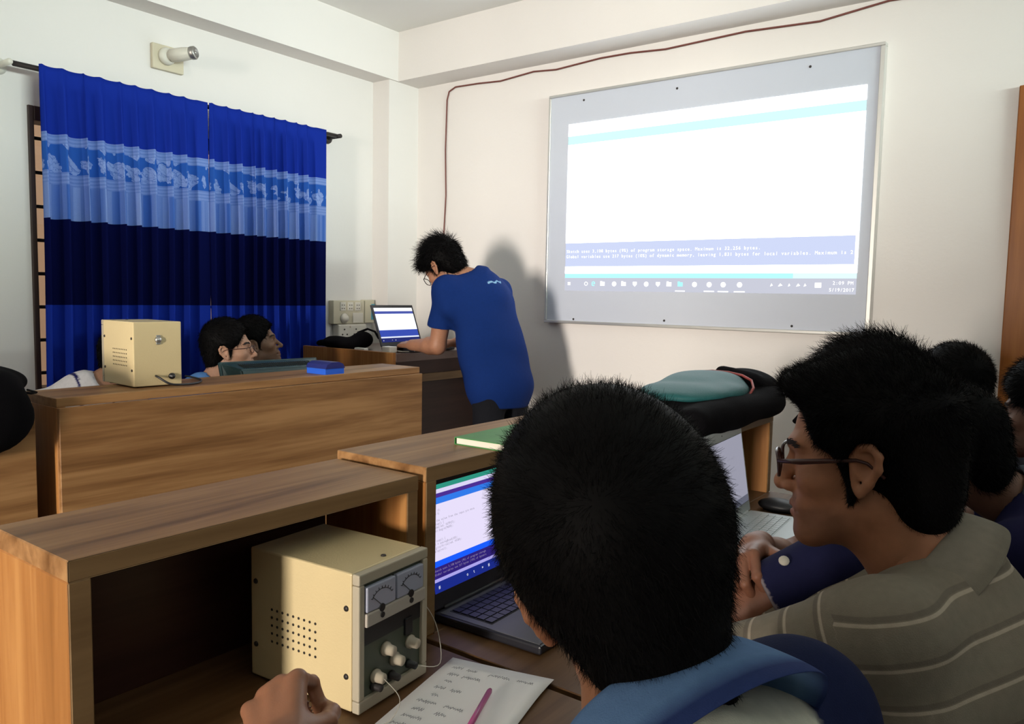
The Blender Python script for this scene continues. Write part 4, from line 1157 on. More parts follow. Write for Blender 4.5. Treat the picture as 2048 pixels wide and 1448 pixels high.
def hair_prims(style):
    """hair volume in head space minus face, ears and neck"""
    t = style.get('t', 0.010); top = style.get('top', 0.0); fr = style.get('fringe', 0.0)
    P = [ell((0, -0.016, 0.040 + top * 0.5), (0.076 + t, 0.095 + t, 0.080 + t + top * 0.5), 0.02),
         ell((0, -0.062, -0.020), (style.get('nw', 0.060) + t * 0.6, 0.040 + t, style.get('nape', 0.075)), 0.025),
         rc((-0.070, 0.000, 0.03), (-0.068, 0.012, -0.018 - style.get('burn', 0.0)), 0.012 + t * .4, 0.007, 0.012),
         rc((0.070, 0.000, 0.03), (0.068, 0.012, -0.018 - style.get('burn', 0.0)), 0.012 + t * .4, 0.007, 0.012)]
    for q in style.get('extra', []): P.append(q)
    P += [ell((0, 0.122, style.get('line', -0.014)), (0.094, 0.098, style.get('lh', 0.098)), 0.012, '-'),
          ell((-0.074, 0.052, -0.030), (0.030, 0.036, 0.058), 0.008, '-'), ell((0.074, 0.052, -0.030), (0.030, 0.036, 0.058), 0.008, '-'),
          ell((-0.088, -0.010, -0.004), (0.024, 0.026, 0.036), 0.006, '-'), ell((0.088, -0.010, -0.004), (0.024, 0.026, 0.036), 0.006, '-')]
    for q in style.get('after', []): P.append(q)
    return P

def comb(style):
    part = style.get('part', 0.0)
    def f(P, Mi):
        L = (P @ Mi[:3, :3].T) + Mi[:3, 3]
        x, y, z = L[:, 0], L[:, 1], L[:, 2]
        D = np.zeros_like(L)
        topw = np.maximum(np.clip((z + 0.01) / 0.13, 0, 1), np.clip((y - 0.03) / 0.04, 0, 1) * np.clip((z - 0.01) / 0.03, 0, 1))[:, None]
        rad = np.stack([x, y * 0.8, np.full_like(x, -0.09)], 1)
        fwd = np.array(style.get('flow', (0.25, 0.9, -0.1)))
        D = rad / 0.1 * (1 - topw) + fwd * topw
        return D @ np.linalg.inv(Mi[:3, :3]).T / np.cbrt(abs(np.linalg.det(np.linalg.inv(Mi[:3, :3]))))
    return f

def torso_frame(nb, pel, sl, sr):
    U = Vector(nb) - Vector(pel); U.normalize()
    R = Vector(sr) - Vector(sl); R = (R - U * R.dot(U)).normalized()
    F = U.cross(R)
    return R, F, U

def person(label, head, nb, pel, sl, sr, armL, armR, legs, skin=(0.30, 0.15, 0.085), shirt=None, style=None, hair_n=9000, hair_len=0.022, hair_w=0.0012,
           h_head=0.004, h_body=0.007, glasses=None, name='person', sleeve=0.62, face=True, beard=0.0, stool=True, girth=1.0, collar=None, nose=1.0, hair_seg=2):
    pos, yaw, pitch, roll, hs = head
    HM = head_matrix(pos, yaw, pitch, roll, hs)
    HMn = np.array(HM); HMi = np.linalg.inv(HMn)
    R, F, U = torso_frame(nb, pel, sl, sr)
    Rm = np.stack([np.array(R), np.array(F), np.array(U)], 1)
    nb, pel, sl, sr = (np.array(v, float) for v in (nb, pel, sl, sr))
    Un, Fn = np.array(U), np.array(F)
    root = empty(name, (float(pel[0]), float(pel[1]), 0.0), label, 'person')
    hw = lambda p: (HMn[:3, :3] @ np.array(p) + HMn[:3, 3])
    # ---- body surface
    hp = xf(head_prims(nose), HM)
    nk = [rc(hw((0, -0.022, -0.045)), nb + Fn * 0.012 + Un * 0.0, 0.053 * hs, 0.056, 0.025), rc(hw((0, 0.004, -0.072)), nb + Fn * 0.030 - Un * 0.03, 0.036, 0.034, 0.03)]
    L = np.linalg.norm(nb - pel)
    def torso(e):
        g = girth
        return [ell(nb + (pel - nb) * 0.30 + Fn * 0.012, (0.158 * g + e, 0.098 * g + e, 0.185 + e), 0.03, R=Rm),
                ell(nb + (pel - nb) * 0.66 + Fn * 0.018, (0.142 * g + e, 0.100 * g + e, 0.17 + e), 0.05, R=Rm),
                ell(pel - Fn * 0.0, (0.155 * g + e, 0.110 * g + e, 0.115 + e), 0.05, R=Rm),
                rc(nb - Un * 0.028, sl, 0.052 + e, 0.043 + e, 0.05), rc(nb - Un * 0.028, sr, 0.052 + e, 0.043 + e, 0.05),
                rc(nb - Un * 0.10 - Fn * 0.03, sl - Un * 0.09 - Fn * 0.005, 0.06 + e, 0.05 + e, 0.05), rc(nb - Un * 0.10 - Fn * 0.03, sr - Un * 0.09 - Fn * 0.005, 0.06 + e, 0.05 + e, 0.05)]
    arms, hands = [], []
    for s, sh, ar in ((-1, sl, armL), (1, sr, armR)):
        el, wr = np.array(ar['elbow'], float), np.array(ar['wrist'], float)
        mid = el + (wr - el) * 0.28
        arms += [rc(sh, el, 0.050, 0.040, 0.03), rc(el, mid, 0.040, 0.041, 0.02), rc(mid, wr, 0.041, 0.026, 0.02)]
        fd = ar.get('dir'); fd = (wr - el) if fd is None else np.array(fd, float)
        HF = frame_from(wr, fd, ar.get('back', (0, 0, 1)))
        # the hand's thumb side: a left hand seen from its back, fingers away, has the thumb on the right
        hd = hand_prims(HF, 1 if s < 0 else -1, ar.get('curl', REST), ar.get('thumb', 0.35), ar.get('spread', 1.0))
        fore = rc(wr + (el - wr) * 0.25, wr, 0.0315, 0.026, 0.012)
        hands.append((hd + [fore], ar.get('h', 0.0045)))
    parts = []
    v, q = sdf_mesh(hp + nk, h_head); parts.append((smooth_np(v, q, 1, 0.4), q)); nhead = len(v)
    v, q = sdf_mesh(nk[:1] + torso(-0.012) + arms, h_body); parts.append((smooth_np(v, q, 2), q))
    for hd, hh in hands:
        v, q = sdf_mesh(hd, hh); parts.append((smooth_np(v, q, 1, 0.4), q))
    V, Q = cat(parts)
    me = mesh_np('body', V, Q)
    # complexion: lips, cheeks and beard shadow belong to the skin itself
    Lc = (V @ HMi[:3, :3].T) + HMi[:3, 3]
    C = np.tile(np.array(skin), (len(V), 1))
    ishead = np.zeros(len(V), bool); ishead[:nhead] = True
    lip = np.exp(-((Lc[:, 0] / 0.019) ** 2) ** 2 - ((Lc[:, 2] + 0.0665) / 0.0085) ** 2) * (Lc[:, 1] > 0.07) * ishead
    C = C * (1 - 0.6 * lip[:, None]) + np.array((0.26, 0.085, 0.06)) * np.array(skin).mean() / 0.16 * 0.6 * lip[:, None]
    if beard:
        bm_ = np.clip((-Lc[:, 2] - 0.050) / 0.015, 0, 1) * np.clip((Lc[:, 1] - 0.0) / 0.03, 0, 1) * np.clip((0.135 + Lc[:, 2]) / 0.02, 0, 1) * ishead * (1 - lip)
        ms = np.exp(-((Lc[:, 2] + 0.051) / 0.007) ** 2) * (np.abs(Lc[:, 0]) < 0.026) * (Lc[:, 1] > 0.06) * ishead
        bm_ = np.maximum(bm_ * 0.8, ms)
        C = C * (1 - beard * bm_[:, None]) + np.array((0.03, 0.02, 0.016)) * beard * bm_[:, None]
    col_attr(me, C)
    link_mesh('body', me, M_['skin'], root, True)
    # ---- eyes and brows
    if face:
        for s in (-1, 1):
            bm = bmesh.new(); bmesh.ops.create_uvsphere(bm, u_segments=20, v_segments=14, radius=0.0118 * hs)
            bm.transform(Matrix.Rotation(-PI / 2, 4, 'X'))
            e = bpy.data.meshes.new('eyeball'); bm.to_mesh(e); bm.free()
            cc = np.array([v.co[:] for v in e.vertices]); rr_ = np.hypot(cc[:, 0], cc[:, 2]) / hs
            ec = np.where((rr_ < 0.0055)[:, None] & (cc[:, 1:2] > 0), (0.02, 0.010, 0.006), (0.42, 0.37, 0.33))
            e.transform(HM.normalized() if False else Matrix.Translation(Vector(hw((s * 0.031, 0.0672, 0.0006)))) @ HM.to_3x3().normalized().to_4x4())
            col_attr(e, ec)
            link_mesh('eyeball', e, M_['eye'], root, True)
            # eyebrow: a band of short hairs over the brow ridge
            r = np.random.default_rng(5); n = 160
            t = r.random(n); px = s * (0.014 + t * 0.036); pz = 0.0225 + 0.006 * np.sin(t * 2.4) + r.normal(size=n) * 0.0016 - 0.004 * t ** 3
            py = 0.0905 - 0.0005 - 11.0 * (np.abs(px) - 0.010) ** 2 + 0.0015
            Pp = np.stack([px, py, pz], 1); dd = np.stack([s * np.full(n, 0.008), -0.0035 * (0.4 + t * 1.6), 0.002 * (1 - t) + r.normal(size=n) * 0.001], 1)
            up = np.array([0, 0.0002, 0.0008])
            VV = np.stack([Pp - up, Pp + up, Pp + dd + up * .3, Pp + dd - up * .3], 1).reshape(-1, 3)
            QQ = np.arange(n * 4).reshape(-1, 4)
            VV = VV @ HMn[:3, :3].T + HMn[:3, 3]
            link_mesh('eyebrow', mesh_np('eyebrow', VV, QQ), M_['brow'], root)
    # ---- hair
    style = style or {}
    hv, hq = sdf_mesh(xf(hair_prims(style), HM), h_head * 1.1)
    hv = smooth_np(hv, hq, 2)
    cf = comb(style)
    hl = style.get('lfun')
    sv, sq = strands(hv, hq, hair_n, hair_len, hair_w, lambda P: cf(P, HMi), style.get('lift', 0.45), style.get('mess', 0.4), style.get('seed', 3), hair_seg,
                     None if hl is None else (lambda P: hl((P @ HMi[:3, :3].T) + HMi[:3, 3])), style.get('bend', 0.6))
    tag(link_mesh('hair', mesh_np('hair', *cat([(hv, hq), (sv, sq)])), M_['hair'], root, True), kind='stuff')
    # ---- shirt
    sh = shirt or {}
    e = sh.get('ease', 0.010)
    SP = torso(e)
    if sh.get('drape'):
        SP.append(ell(nb + (pel - nb) * 0.72 + Fn * 0.012, (0.160 * girth + e, 0.112 * girth + e, 0.36), 0.05, R=Rm))
    slv = []
    for s_, sho, ar in ((-1, sl, armL), (1, sr, armR)):
        el = np.array(ar['elbow'], float); wr = np.array(ar['wrist'], float)
        end = sho + (el - sho) * sleeve if sleeve <= 1 else el
        SP.append(rc(sho, sho + (el - sho) * 0.1, 0.048 + e, 0.050 + e, 0.04))
        SP.append(cyl(sho, end, 0.050 + e, (0.050 if sleeve <= 1 else 0.046) + e, 0.018))
        if sleeve > 1:
            SP.append(rc(el, el + (wr - el) * 0.1, 0.046 + e, 0.045 + e, 0.02)); SP.append(cyl(el, el + (wr - el) * 0.9, 0.046 + e, 0.030 + e, 0.012))
        slv.append((sho, end))
    ndir = hw((0, -0.02, -0.06)) - nb; ndir /= np.linalg.norm(ndir)
    SP.append(cyl(nb - ndir * 0.03 + Fn * 0.02, nb + ndir * 0.018 + Fn * 0.014, 0.062 + e, 0.060 + e, 0.03))
    SP.append(rc(nb - ndir * 0.005 + Fn * 0.018, nb + ndir * 0.12 + Fn * 0.012, 0.057, 0.062, 0.004, '-'))
    SP.append(half(pel - Un * 0.10, (0, 0, 1)))
    sv, sq = sdf_mesh(SP, sh.get('h', h_body))
    sv = wrinkle(smooth_np(sv, sq, 2), sq, sh.get('wr', 0.0035), sh.get('seed', 2))
    sme = mesh_np('shirt', sv, sq)
    base = np.array(sh.get('col', (0.1, 0.1, 0.1)))
    SC = np.tile(base, (len(sv), 1))
    if 'paint' in sh:
        dat = dict(V=sv, nb=nb, U=Un, F=Fn, R=np.array(R), pel=pel, sl=sl, sr=sr, slv=slv)
        SC = sh['paint'](dat, SC)
    col_attr(sme, SC)
    if 'su' in sh:
        a_ = sme.attributes.new('su', 'FLOAT', 'POINT'); a_.data.foreach_set('value', sh['su'](dict(V=sv, nb=nb, U=Un, F=Fn, R=np.array(R), slv=slv)).astype(np.float32))
    link_mesh('shirt', sme, M_[sh.get('mat', 'cloth')], root, True)
    if collar:
        collar(root, dict(nb=nb, U=Un, F=Fn, R=np.array(R), nd=ndir))
    # ---- trousers, shoes
    TP = [ell(pel, (0.158 * girth, 0.116 * girth, 0.105), 0.04, R=Rm)]
    shoes = []
    for hipoff, (kn, an, toe) in zip((-0.085, 0.085), legs):
        hp_ = pel + np.array(R) * hipoff - Un * 0.02
        kn, an = np.array(kn, float), np.array(an, float)
        TP += [rc(hp_, kn, 0.082, 0.060, 0.04), rc(kn, an, 0.058, 0.045, 0.03)]
        t_ = np.array(toe, float)
        shoes.append([rc(an * np.array([1, 1, 0]) + np.array([0, 0, 0.045]), t_, 0.042, 0.034, 0.02), half((0, 0, 0.004), (0, 0, 1))])
    tv, tq = sdf_mesh(TP, 0.011)
    link_mesh('trousers', mesh_np('trousers', smooth_np(tv, tq, 1), tq), M_['trousers'], root, True)
    for s_ in shoes:
        tv, tq = sdf_mesh(s_, 0.008)
        link_mesh('shoe', mesh_np('shoe', tv, tq), M_['shoe'], root, True)
    # ---- glasses
    if glasses:
        gm = M_[glasses.get('mat', 'rim_dark')]
        w_, hgt, rim = glasses.get('w', 0.027), glasses.get('h', 0.0175), glasses.get('r', 0.0018)
        mb = MB()
        def gl(p): return Vector(hw(p))
        yf = glasses.get('y', 0.103)
        outl = {}
        for s in (-1, 1):
            pts = []
            for k in range(25):
                a = 2 * PI * k / 24
                ca, sa = math.cos(a), math.sin(a)
                px = w_ * math.copysign(abs(ca) ** 0.7, ca); pz = hgt * math.copysign(abs(sa) ** 0.7, sa)
                x = 0.0335 + px
                pts.append((s * x, yf - 3.2 * max(0, x - 0.01) ** 2, pz + glasses.get('dz', -0.003)))
            outl[s] = pts
            mb.tube([gl(p) for p in pts], rim * hs, 6, False)
            mb.tube([gl((s * (0.0335 + w_), yf - 3.2 * (0.0235 + w_) ** 2, 0.006)), gl((s * 0.073, 0.065, 0.007)), gl((s * 0.080, 0.0, 0.010)), gl((s * 0.081, -0.012, 0.006)), gl((s * 0.080, -0.030, -0.012))],
                    [rim * 1.2 * hs, rim * glasses.get('tw', 1.2) * hs, rim * hs, rim * 0.9 * hs, rim * 0.8 * hs], 6)
        mb.tube([gl((-0.0075, yf - 0.0005, 0.004)), gl((0, yf + 0.002, 0.006)), gl((0.0075, yf - 0.0005, 0.004))], rim * hs, 6)
        g = mb.build('glasses', gm, root, True)
        for s in (-1, 1):
            b2 = bmesh.new()
            b2.faces.new([b2.verts.new(gl(p)) for p in outl[s][:-1]])
            lm = bpy.data.meshes.new('lens'); b2.to_mesh(lm); b2.free()
            link_mesh('lens', lm, M_['lens'], g, True)
    # ---- a plain stool carries a seated person
    if stool:
        st = empty('stool', (float(pel[0]), float(pel[1]), 0), stool if isinstance(stool, str) else None, 'stool', 'stools under the seated class')
        zt = float(pel[2]) - 0.115
        MB().box(pel[0] - 0.16, pel[0] + 0.16, pel[1] - 0.16, pel[1] + 0.16, zt - 0.03, zt, 0.008).build('seat', M_['wood_y'], st)
        for sx in (-1, 1):
            for sy in (-1, 1):
                MB().cyl((pel[0] + sx * 0.13, pel[1] + sy * 0.13, zt - 0.03), (pel[0] + sx * 0.15, pel[1] + sy * 0.15, 0), 0.013, n=8).build('leg', M_['darkmetal'], st)
    return root, HM
# ================================================================== the people in the room
def seat_legs(pel, fd, spread=0.10, reach=0.40):
    f = np.array(fd, float); f /= np.linalg.norm(f); r = np.array([f[1], -f[0]])
    out = []
    for s in (-1, 1):
        k = np.array(pel[:2]) + f * reach + r * s * spread; a = k + f * 0.03; t = a + f * 0.13
        out.append(((k[0], k[1], pel[2] - 0.02), (a[0], a[1], 0.085), (t[0], t[1], 0.036)))
    return out
R_ = dict(curl=REST)
def arm(e, w, **k): return dict(elbow=e, wrist=w, **k)

# --- presenter at the lectern, bent over the laptop
def tee_print(d, C):
    V = d['V']; q = V - (d['nb'] - d['F'] * 0.085 - d['U'] * 0.025)
    x, z = q @ d['R'], q @ d['U']
    m = (np.abs(x) < 0.045) & (np.abs(z - 0.004 * np.sin(x * 160)) < 0.004) & ((V - d['nb']) @ d['F'] < 0)
    C[m] = (0.25, 0.45, 0.65)
    for sho, end in d['slv']:
        ax = (end - sho) / np.linalg.norm(end - sho); t = (V - sho) @ ax; L = np.linalg.norm(end - sho)
        rr = np.linalg.norm((V - sho) - t[:, None] * ax, axis=1)
        C[(np.abs(t - L) < 0.004) & (rr < 0.08)] = (0.16, 0.16, 0.20)
    return C
presenter_hair = dict(t=0.014, top=0.026, seed=4, flow=(0.1, 0.9, 0.25), lift=0.42, mess=0.45, nape=0.062, extra=[ell((0, 0.070, 0.085), (0.055, 0.045, 0.030), 0.02)],
                      lfun=lambda L: 1 + 1.2 * np.clip((L[:, 2] - 0.05) / 0.06, 0, 1))
person('man in a dark blue T-shirt and glasses bent over the laptop on the lectern', ((-2.575, 2.885, 1.475), 92, -38, 0, 1.0),
       (-2.405, 2.960, 1.420), (-2.290, 2.985, 0.915), (-2.470, 2.790, 1.375), (-2.440, 3.150, 1.370),
       arm((-2.535, 2.80, 1.105), (-2.735, 2.835, 1.098), dir=(-1, 0.22, -0.03), back=(0.1, -0.25, 1), curl=[(18, 35, 20), (22, 38, 22), (26, 40, 24), (30, 42, 24)], thumb=0.25, h=0.0035),
       arm((-2.50, 3.24, 1.11), (-2.72, 3.16, 1.10), dir=(-1, -0.1, 0), curl=[(22, 35, 20)] * 4),
       [((-2.30, 2.89, 0.50), (-2.27, 2.88, 0.085), (-2.40, 2.87, 0.036)), ((-2.30, 3.09, 0.50), (-2.27, 3.10, 0.085), (-2.40, 3.11, 0.036))],
       skin=(0.36, 0.17, 0.10), shirt=dict(col=(0.0048, 0.023, 0.130), paint=tee_print, wr=0.007, seed=6, ease=0.012, drape=True), style=presenter_hair, hair_n=9000, hair_len=0.026, hair_w=0.0018,
       h_head=0.0045, glasses=dict(w=.024, h=.019), sleeve=0.68, stool=False, girth=1.10)

# --- two men by the window, looking towards the whiteboard, and a third hidden behind the far cream power supply
neat = dict(t=0.011, top=0.012, seed=5, lift=0.3, mess=0.3, nape=0.070)
person('man in a light blue shirt and glasses seated behind the monitor by the window', ((-3.0, 1.985, 1.090), -44, 8, 0, 0.98), (-3.045, 1.895, 0.925), (-3.12, 1.88, 0.56), (-3.06, 2.07, 0.875), (-3.06, 1.72, 0.875),
       arm((-2.93, 2.14, 0.70), (-2.72, 2.10, 0.775)), arm((-2.93, 1.66, 0.70), (-2.74, 1.72, 0.775)), seat_legs((-3.12, 1.88, 0.56), (1, 0)),
       skin=(0.46, 0.25, 0.165), shirt=dict(col=(0.10, 0.24, 0.55)), style=dict(neat, nape=0.078, top=0.02), hair_n=6000, hair_len=0.020, hair_w=0.0018, h_head=0.004, nose=.96, glasses=dict(mat='rim_red', r=.0013, w=.024, h=.015), stool='stool under the man in the light blue shirt')
person('man without glasses seated nearest the window, just beyond the man in light blue', ((-3.215, 2.275, 1.098), -40, 13, 0, 0.97), (-3.26, 2.20, 0.94), (-3.30, 2.20, 0.56), (-3.275, 2.38, 0.89), (-3.275, 2.03, 0.89),
       arm((-3.15, 2.45, 0.72), (-2.96, 2.40, 0.775)), arm((-3.15, 1.99, 0.72), (-2.98, 2.20, 0.66)), seat_legs((-3.30, 2.20, 0.56), (1, 0), reach=.36),
       skin=(0.20, 0.105, 0.062), shirt=dict(col=(0.03, 0.03, 0.05)), style=dict(neat, seed=8, top=0.016), hair_n=6000, hair_len=0.020, hair_w=0.0018, h_head=0.004, beard=0.4, stool='stool under the man nearest the window')
def lanyard(d, C):
    V = d['V']; x = (V - d['nb']) @ d['R']
    C[(np.abs(np.abs(x) - 0.062) < 0.005) & ((V - d['nb']) @ d['F'] > -0.08)] = (0.02, 0.02, 0.10)
    return C
person('man in a white shirt, his head hidden behind the far cream power supply', ((-3.20, 1.645, 1.060), -50, 0, 0, 0.98), (-3.26, 1.50, 0.935), (-3.30, 1.48, 0.56), (-3.275, 1.675, 0.885), (-3.275, 1.325, 0.885),
       arm((-3.12, 1.72, 0.71), (-2.93, 1.66, 0.775)), arm((-3.12, 1.28, 0.71), (-2.93, 1.36, 0.775)), seat_legs((-3.30, 1.48, 0.56), (1, 0), reach=.36),
       skin=(0.30, 0.15, 0.09), shirt=dict(col=(0.62, 0.60, 0.62), paint=lanyard), style=dict(neat, seed=9), hair_n=5000, hair_len=0.020, hair_w=0.0018, h_head=0.0045, stool='stool under the man in the white shirt')

# --- foreground: back of a head, colour-block shirt with a turned-down collar
def yoke(d, C):
    V = d['V']; q = V - d['nb']; r = np.linalg.norm(q - (q @ d['U'])[:, None] * d['U'], axis=1)
    k = (np.clip((0.128 - r) / 0.006 + 0.5, 0, 1) * np.clip((q @ d['U'] + 0.10) / 0.006 + 0.5, 0, 1))[:, None]
    return C * (1 - k) + np.array((0.60, 0.58, 0.48)) * k
def make_collar(c_main, c_edge, tilt, off, lift, scale=1.0, label=None):
  def polo_collar(root, d):
      V, F, C = [], [], []
      nd = d['nd'] + np.array((-0.8, -0.6, 0)) * tilt; nd /= np.linalg.norm(nd)
      nu, prof = 40, [(-.002, .060, .058), (.0, .064, .064), (.003, .071, .062), (.008, .080, .050), (.014, .094, .022), (.015, .099, .010), (.016, .102, .000), (.013, .101, -.001), (.008, .090, .014), (.004, .076, .036), (-.002, .064, .040)]
      for i in range(nu):
          a = math.radians(-148 + 296 * i / (nu - 1))          # 0 = nape, +-148 = the two points in front
          dirv = -d['F'] * math.cos(a) + d['R'] * math.sin(a)
          dirv = dirv - nd * (dirv @ nd); dirv /= np.linalg.norm(dirv)
          ctr = d['nb'] + d['F'] * 0.012 + np.array(off)
          tip = max(0, abs(a) - 1.7) * 0.020
          for j, (_, r_, h_) in enumerate(prof):
              rr = r_ * 1.03 * (1 + 0.10 * abs(math.sin(a))) + 0.004 * math.sin(3 * a)
              V.append(ctr + dirv * rr + nd * (h_ * scale + lift - (tip if 3 < j < 8 else 0)))
              C.append(c_edge if j in (5, 6, 7) else c_main)
      n = len(prof)
      for i in range(nu - 1):
          for j in range(n):
              F.append((i * n + j, (i + 1) * n + j, (i + 1) * n + (j + 1) % n, i * n + (j + 1) % n))
      me = mesh_np('collar', np.array(V), np.array(F)); col_attr(me, np.array(C))
      o = link_mesh('collar', me, M_['cloth'], root, True)
      s = o.modifiers.new('sub', 'SUBSURF'); s.levels = 2; s.render_levels = 2
      if label: tag(o, label)
  return polo_collar
near_hair = dict(t=0.017, top=0.022, seed=11, flow=(0.2, 0.9, 0.0), lift=0.36, mess=0.42, nape=0.130, bend=0.5,
                 lfun=lambda L: np.where((np.abs(L[:, 0]) > 0.06) & (L[:, 1] > -0.045) & (L[:, 2] < 0.035), 0.30, np.where(L[:, 2] < -0.05, 0.8, 1.0)), nw=0.044,
                 after=[ell((-0.088, 0.0, -0.012), (0.030, 0.040, 0.052), 0.006, '-')])
P4_HEAD = ((-0.291, 0.547, 1.131), 40, -4, -18, 0.98)
person('large foreground man seen from behind in a navy and white shirt with light blue collar', P4_HEAD, (-0.205, 0.475, 1.020), (-0.07, 0.45, 0.56), (-0.205, 0.295, 0.965), (-0.185, 0.660, 1.000),
       arm((-0.40, 0.22, 0.80), (-0.600, 0.445, 0.905), dir=(-0.75, 0.5, 0.25), back=(-0.35, -0.25, 0.9), curl=[(55, 70, 40), (62, 80, 45), (68, 84, 48), (72, 84, 48)], thumb=0.75, h=0.0026),
       arm((-0.33, 0.74, 0.80), (-0.42, 0.62, 0.675), dir=(-0.8, -0.4, -0.2)), seat_legs((-0.07, 0.45, 0.56), (-1, 0)),
       skin=(0.27, 0.115, 0.060), shirt=dict(col=(0.008, 0.012, 0.045), paint=yoke, h=0.006, ease=0.012), style=near_hair, hair_n=60000, hair_len=0.012, hair_w=0.00045, h_head=0.003, collar=make_collar((0.095, 0.175, 0.33), (0.02, 0.035, 0.12), 0.50, (0.020, 0.024, 0.0), 0.004, label='light blue turned-down collar edged in navy'), stool='stool under the large foreground man', sleeve=0.6)

# --- striped shirt and dark red glasses, in profile
def stripes(d):
    V = d['V']; q = V - d['nb']; u = q @ d['U']
    for sho, end in d['slv']:
        ax = (end - sho); L = np.linalg.norm(ax); ax = ax / L
        t = (V - sho) @ ax; rr = np.linalg.norm((V - sho) - t[:, None] * ax, axis=1)
        m = (t > 0.035) & (rr < 0.074) & (t < L + 0.03)
        u = np.where(m, t + 0.02, u)
    return u + 4.6
prof_hair = dict(t=0.013, top=0.010, seed=21, flow=(0.15, 0.35, 0.5), lift=0.45, mess=0.40, nape=0.085, burn=0.024,
                 extra=[ell((0, 0.060, 0.092), (0.058, 0.042, 0.030), 0.02)], bend=0.45, line=0.006, lh=0.100, lfun=lambda L: np.clip(0.75 + (L[:, 2] - 0.02) / 0.10, 0.55, 1.1) * np.where((L[:, 1] > 0.05) & (L[:, 2] < 0.085), 0.55, 1.0))
person('man in a grey striped shirt and dark red glasses seated in profile', ((-0.233, 1.079, 1.151), 97, -7, 0, 1.0), (-0.130, 1.105, 0.995), (-0.02, 1.10, 0.56), (-0.165, 0.935, 0.982), (-0.140, 1.285, 0.960),
       arm((-0.415, 0.925, 0.840), (-0.53, 1.06, 0.782)), arm((-0.395, 1.245, 0.80), (-0.52, 1.13, 0.782)), seat_legs((-0.02, 1.10, 0.56), (-1, 0)),
       skin=(0.40, 0.175, 0.095), shirt=dict(col=(0.2, 0.172, 0.132), su=stripes, mat='striped', h=0.004, wr=0.0045, seed=3), collar=make_collar((0.20, 0.175, 0.14), (0.16, 0.14, 0.11), 0.10, (-0.004, 0.0, 0.0), 0.006, 0.85), style=prof_hair, hair_n=44000, hair_len=0.015, hair_w=0.0007, h_head=0.0026,
       nose=0.975, glasses=dict(mat='rim_red', w=.0265, h=.0165, r=.0024, tw=1.7, dz=.0005), beard=0.5, stool='stool under the man in the striped shirt', sleeve=0.94)

# --- navy T-shirt, arms crossed, mostly hidden behind the man in profile
def cuff(d, C):
    V = d['V']
    for sho, end in d['slv']:
        ax = (end - sho) / np.linalg.norm(end - sho); t = (V - sho) @ ax; L = np.linalg.norm(end - sho)
        rr = np.linalg.norm((V - sho) - t[:, None] * ax, axis=1)
        C[(t > L - 0.003) & (rr < 0.085)] = (0.25, 0.22, 0.24)
    return C
p6, _ = person('man in a navy T-shirt with crossed arms, hidden behind the man in stripes', ((-0.330, 1.492, 1.150), 92, -5, 0, 0.97), (-0.285, 1.50, 0.985), (-0.12, 1.50, 0.56), (-0.285, 1.315, 0.945), (-0.285, 1.69, 0.945),
       arm((-0.475, 1.222, 0.815), (-0.52, 1.46, 0.785)), arm((-0.50, 1.64, 0.80), (-0.458, 1.340, 0.918), dir=(0.05, -1, 0.02), back=(-0.45, -0.1, 0.85), curl=[(42, 66, 30), (44, 68, 32), (46, 68, 32), (48, 66, 32)], thumb=0.2, h=0.0024, spread=1.3),
       seat_legs((-0.12, 1.50, 0.56), (-1, 0)), skin=(0.23, 0.095, 0.055), shirt=dict(col=(0.012, 0.013, 0.048), paint=cuff, h=0.0045), style=dict(t=0.018, top=0.015, seed=31, lift=0.5, mess=0.6, extra=[ell((0, 0.108, 0.050), (0.052, 0.044, 0.036), 0.02)], after=[]),
       hair_n=12000, hair_len=0.028, hair_w=0.0010, h_head=0.0035, h_body=0.005, stool='stool under the man with crossed arms', sleeve=0.60)

MB().lathe([(0.0085, 0), (0.0080, .0015), (0, .002)], (-0.373, 1.226, 0.944), (0.25, -0.72, 0.65), 14).build('badge', flat('pale_badge', (0.5, 0.47, 0.40), 0.6), p6)
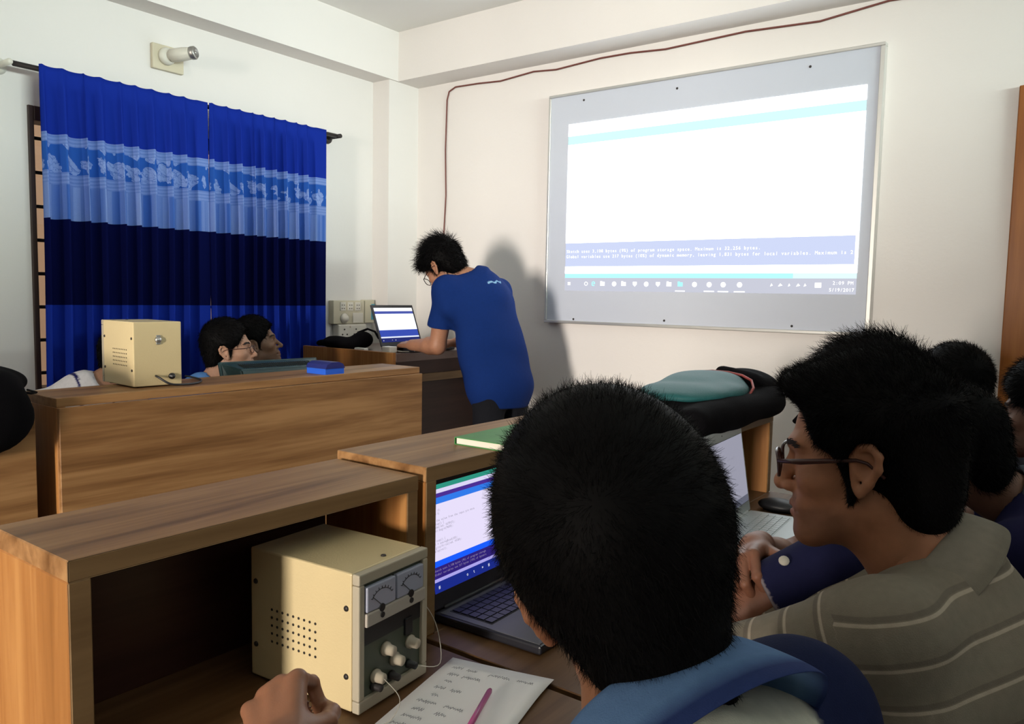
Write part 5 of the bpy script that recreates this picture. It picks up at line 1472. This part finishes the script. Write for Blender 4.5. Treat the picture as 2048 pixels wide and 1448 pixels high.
# --- further along the row
person('man with bowed black head and navy shirt just behind the man in stripes', ((-0.250, 1.985, 1.030), 86, -18, 0, 0.97), (-0.075, 2.045, 0.90), (0.07, 2.04, 0.56), (-0.08, 1.87, 0.855), (-0.08, 2.22, 0.855),
       arm((-0.28, 1.83, 0.80), (-0.44, 1.95, 0.785)), arm((-0.28, 2.25, 0.80), (-0.44, 2.13, 0.785)), seat_legs((0.07, 2.04, 0.56), (-1, 0)),
       skin=(0.16, 0.075, 0.045), shirt=dict(col=(0.012, 0.011, 0.042)), collar=make_collar((0.05, 0.06, 0.075), (0.03, 0.035, 0.05), 0.0, (0, 0, 0), 0.012), style=dict(t=0.018, top=0.012, seed=41, nape=0.095), hair_n=12000, hair_len=0.018, hair_w=0.0011, stool='stool under the man with the bowed head')
person('man in a dark red shirt and glasses at the frame edge beside the door', ((-0.092, 2.400, 1.083), 76, -8, 0, 0.98), (-0.025, 2.395, 0.945), (0.08, 2.40, 0.56), (-0.03, 2.22, 0.90), (-0.02, 2.58, 0.90),
       arm((-0.20, 2.20, 0.79), (-0.38, 2.30, 0.785)), arm((-0.20, 2.63, 0.79), (-0.38, 2.48, 0.785)), seat_legs((0.10, 2.41, 0.56), (-1, 0)),
       skin=(0.20, 0.10, 0.065), shirt=dict(col=(0.20, 0.018, 0.012)), style=dict(t=0.016, top=0.02, seed=51), hair_n=10000, hair_len=0.022, hair_w=0.0012, glasses=dict(), beard=0.5, stool='stool under the man in the dark red shirt')
person('man farthest along the row, only his black hair showing above the others', ((-0.365, 2.80, 1.088), 55, 4, 0, 1.0), (-0.28, 2.77, 0.97), (-0.18, 2.74, 0.56), (-0.33, 2.61, 0.925), (-0.24, 2.95, 0.925),
       arm((-0.50, 2.60, 0.76), (-0.60, 2.72, 0.66)), arm((-0.42, 3.02, 0.76), (-0.58, 2.90, 0.66)), seat_legs((-0.18, 2.74, 0.56), (-0.9, 0.3)),
       skin=(0.18, 0.085, 0.05), shirt=dict(col=(0.04, 0.04, 0.05)), style=dict(t=0.018, top=0.010, seed=61), hair_n=10000, hair_len=0.019, hair_w=0.0013, h_head=0.0045, stool='stool under the farthest man in the row')
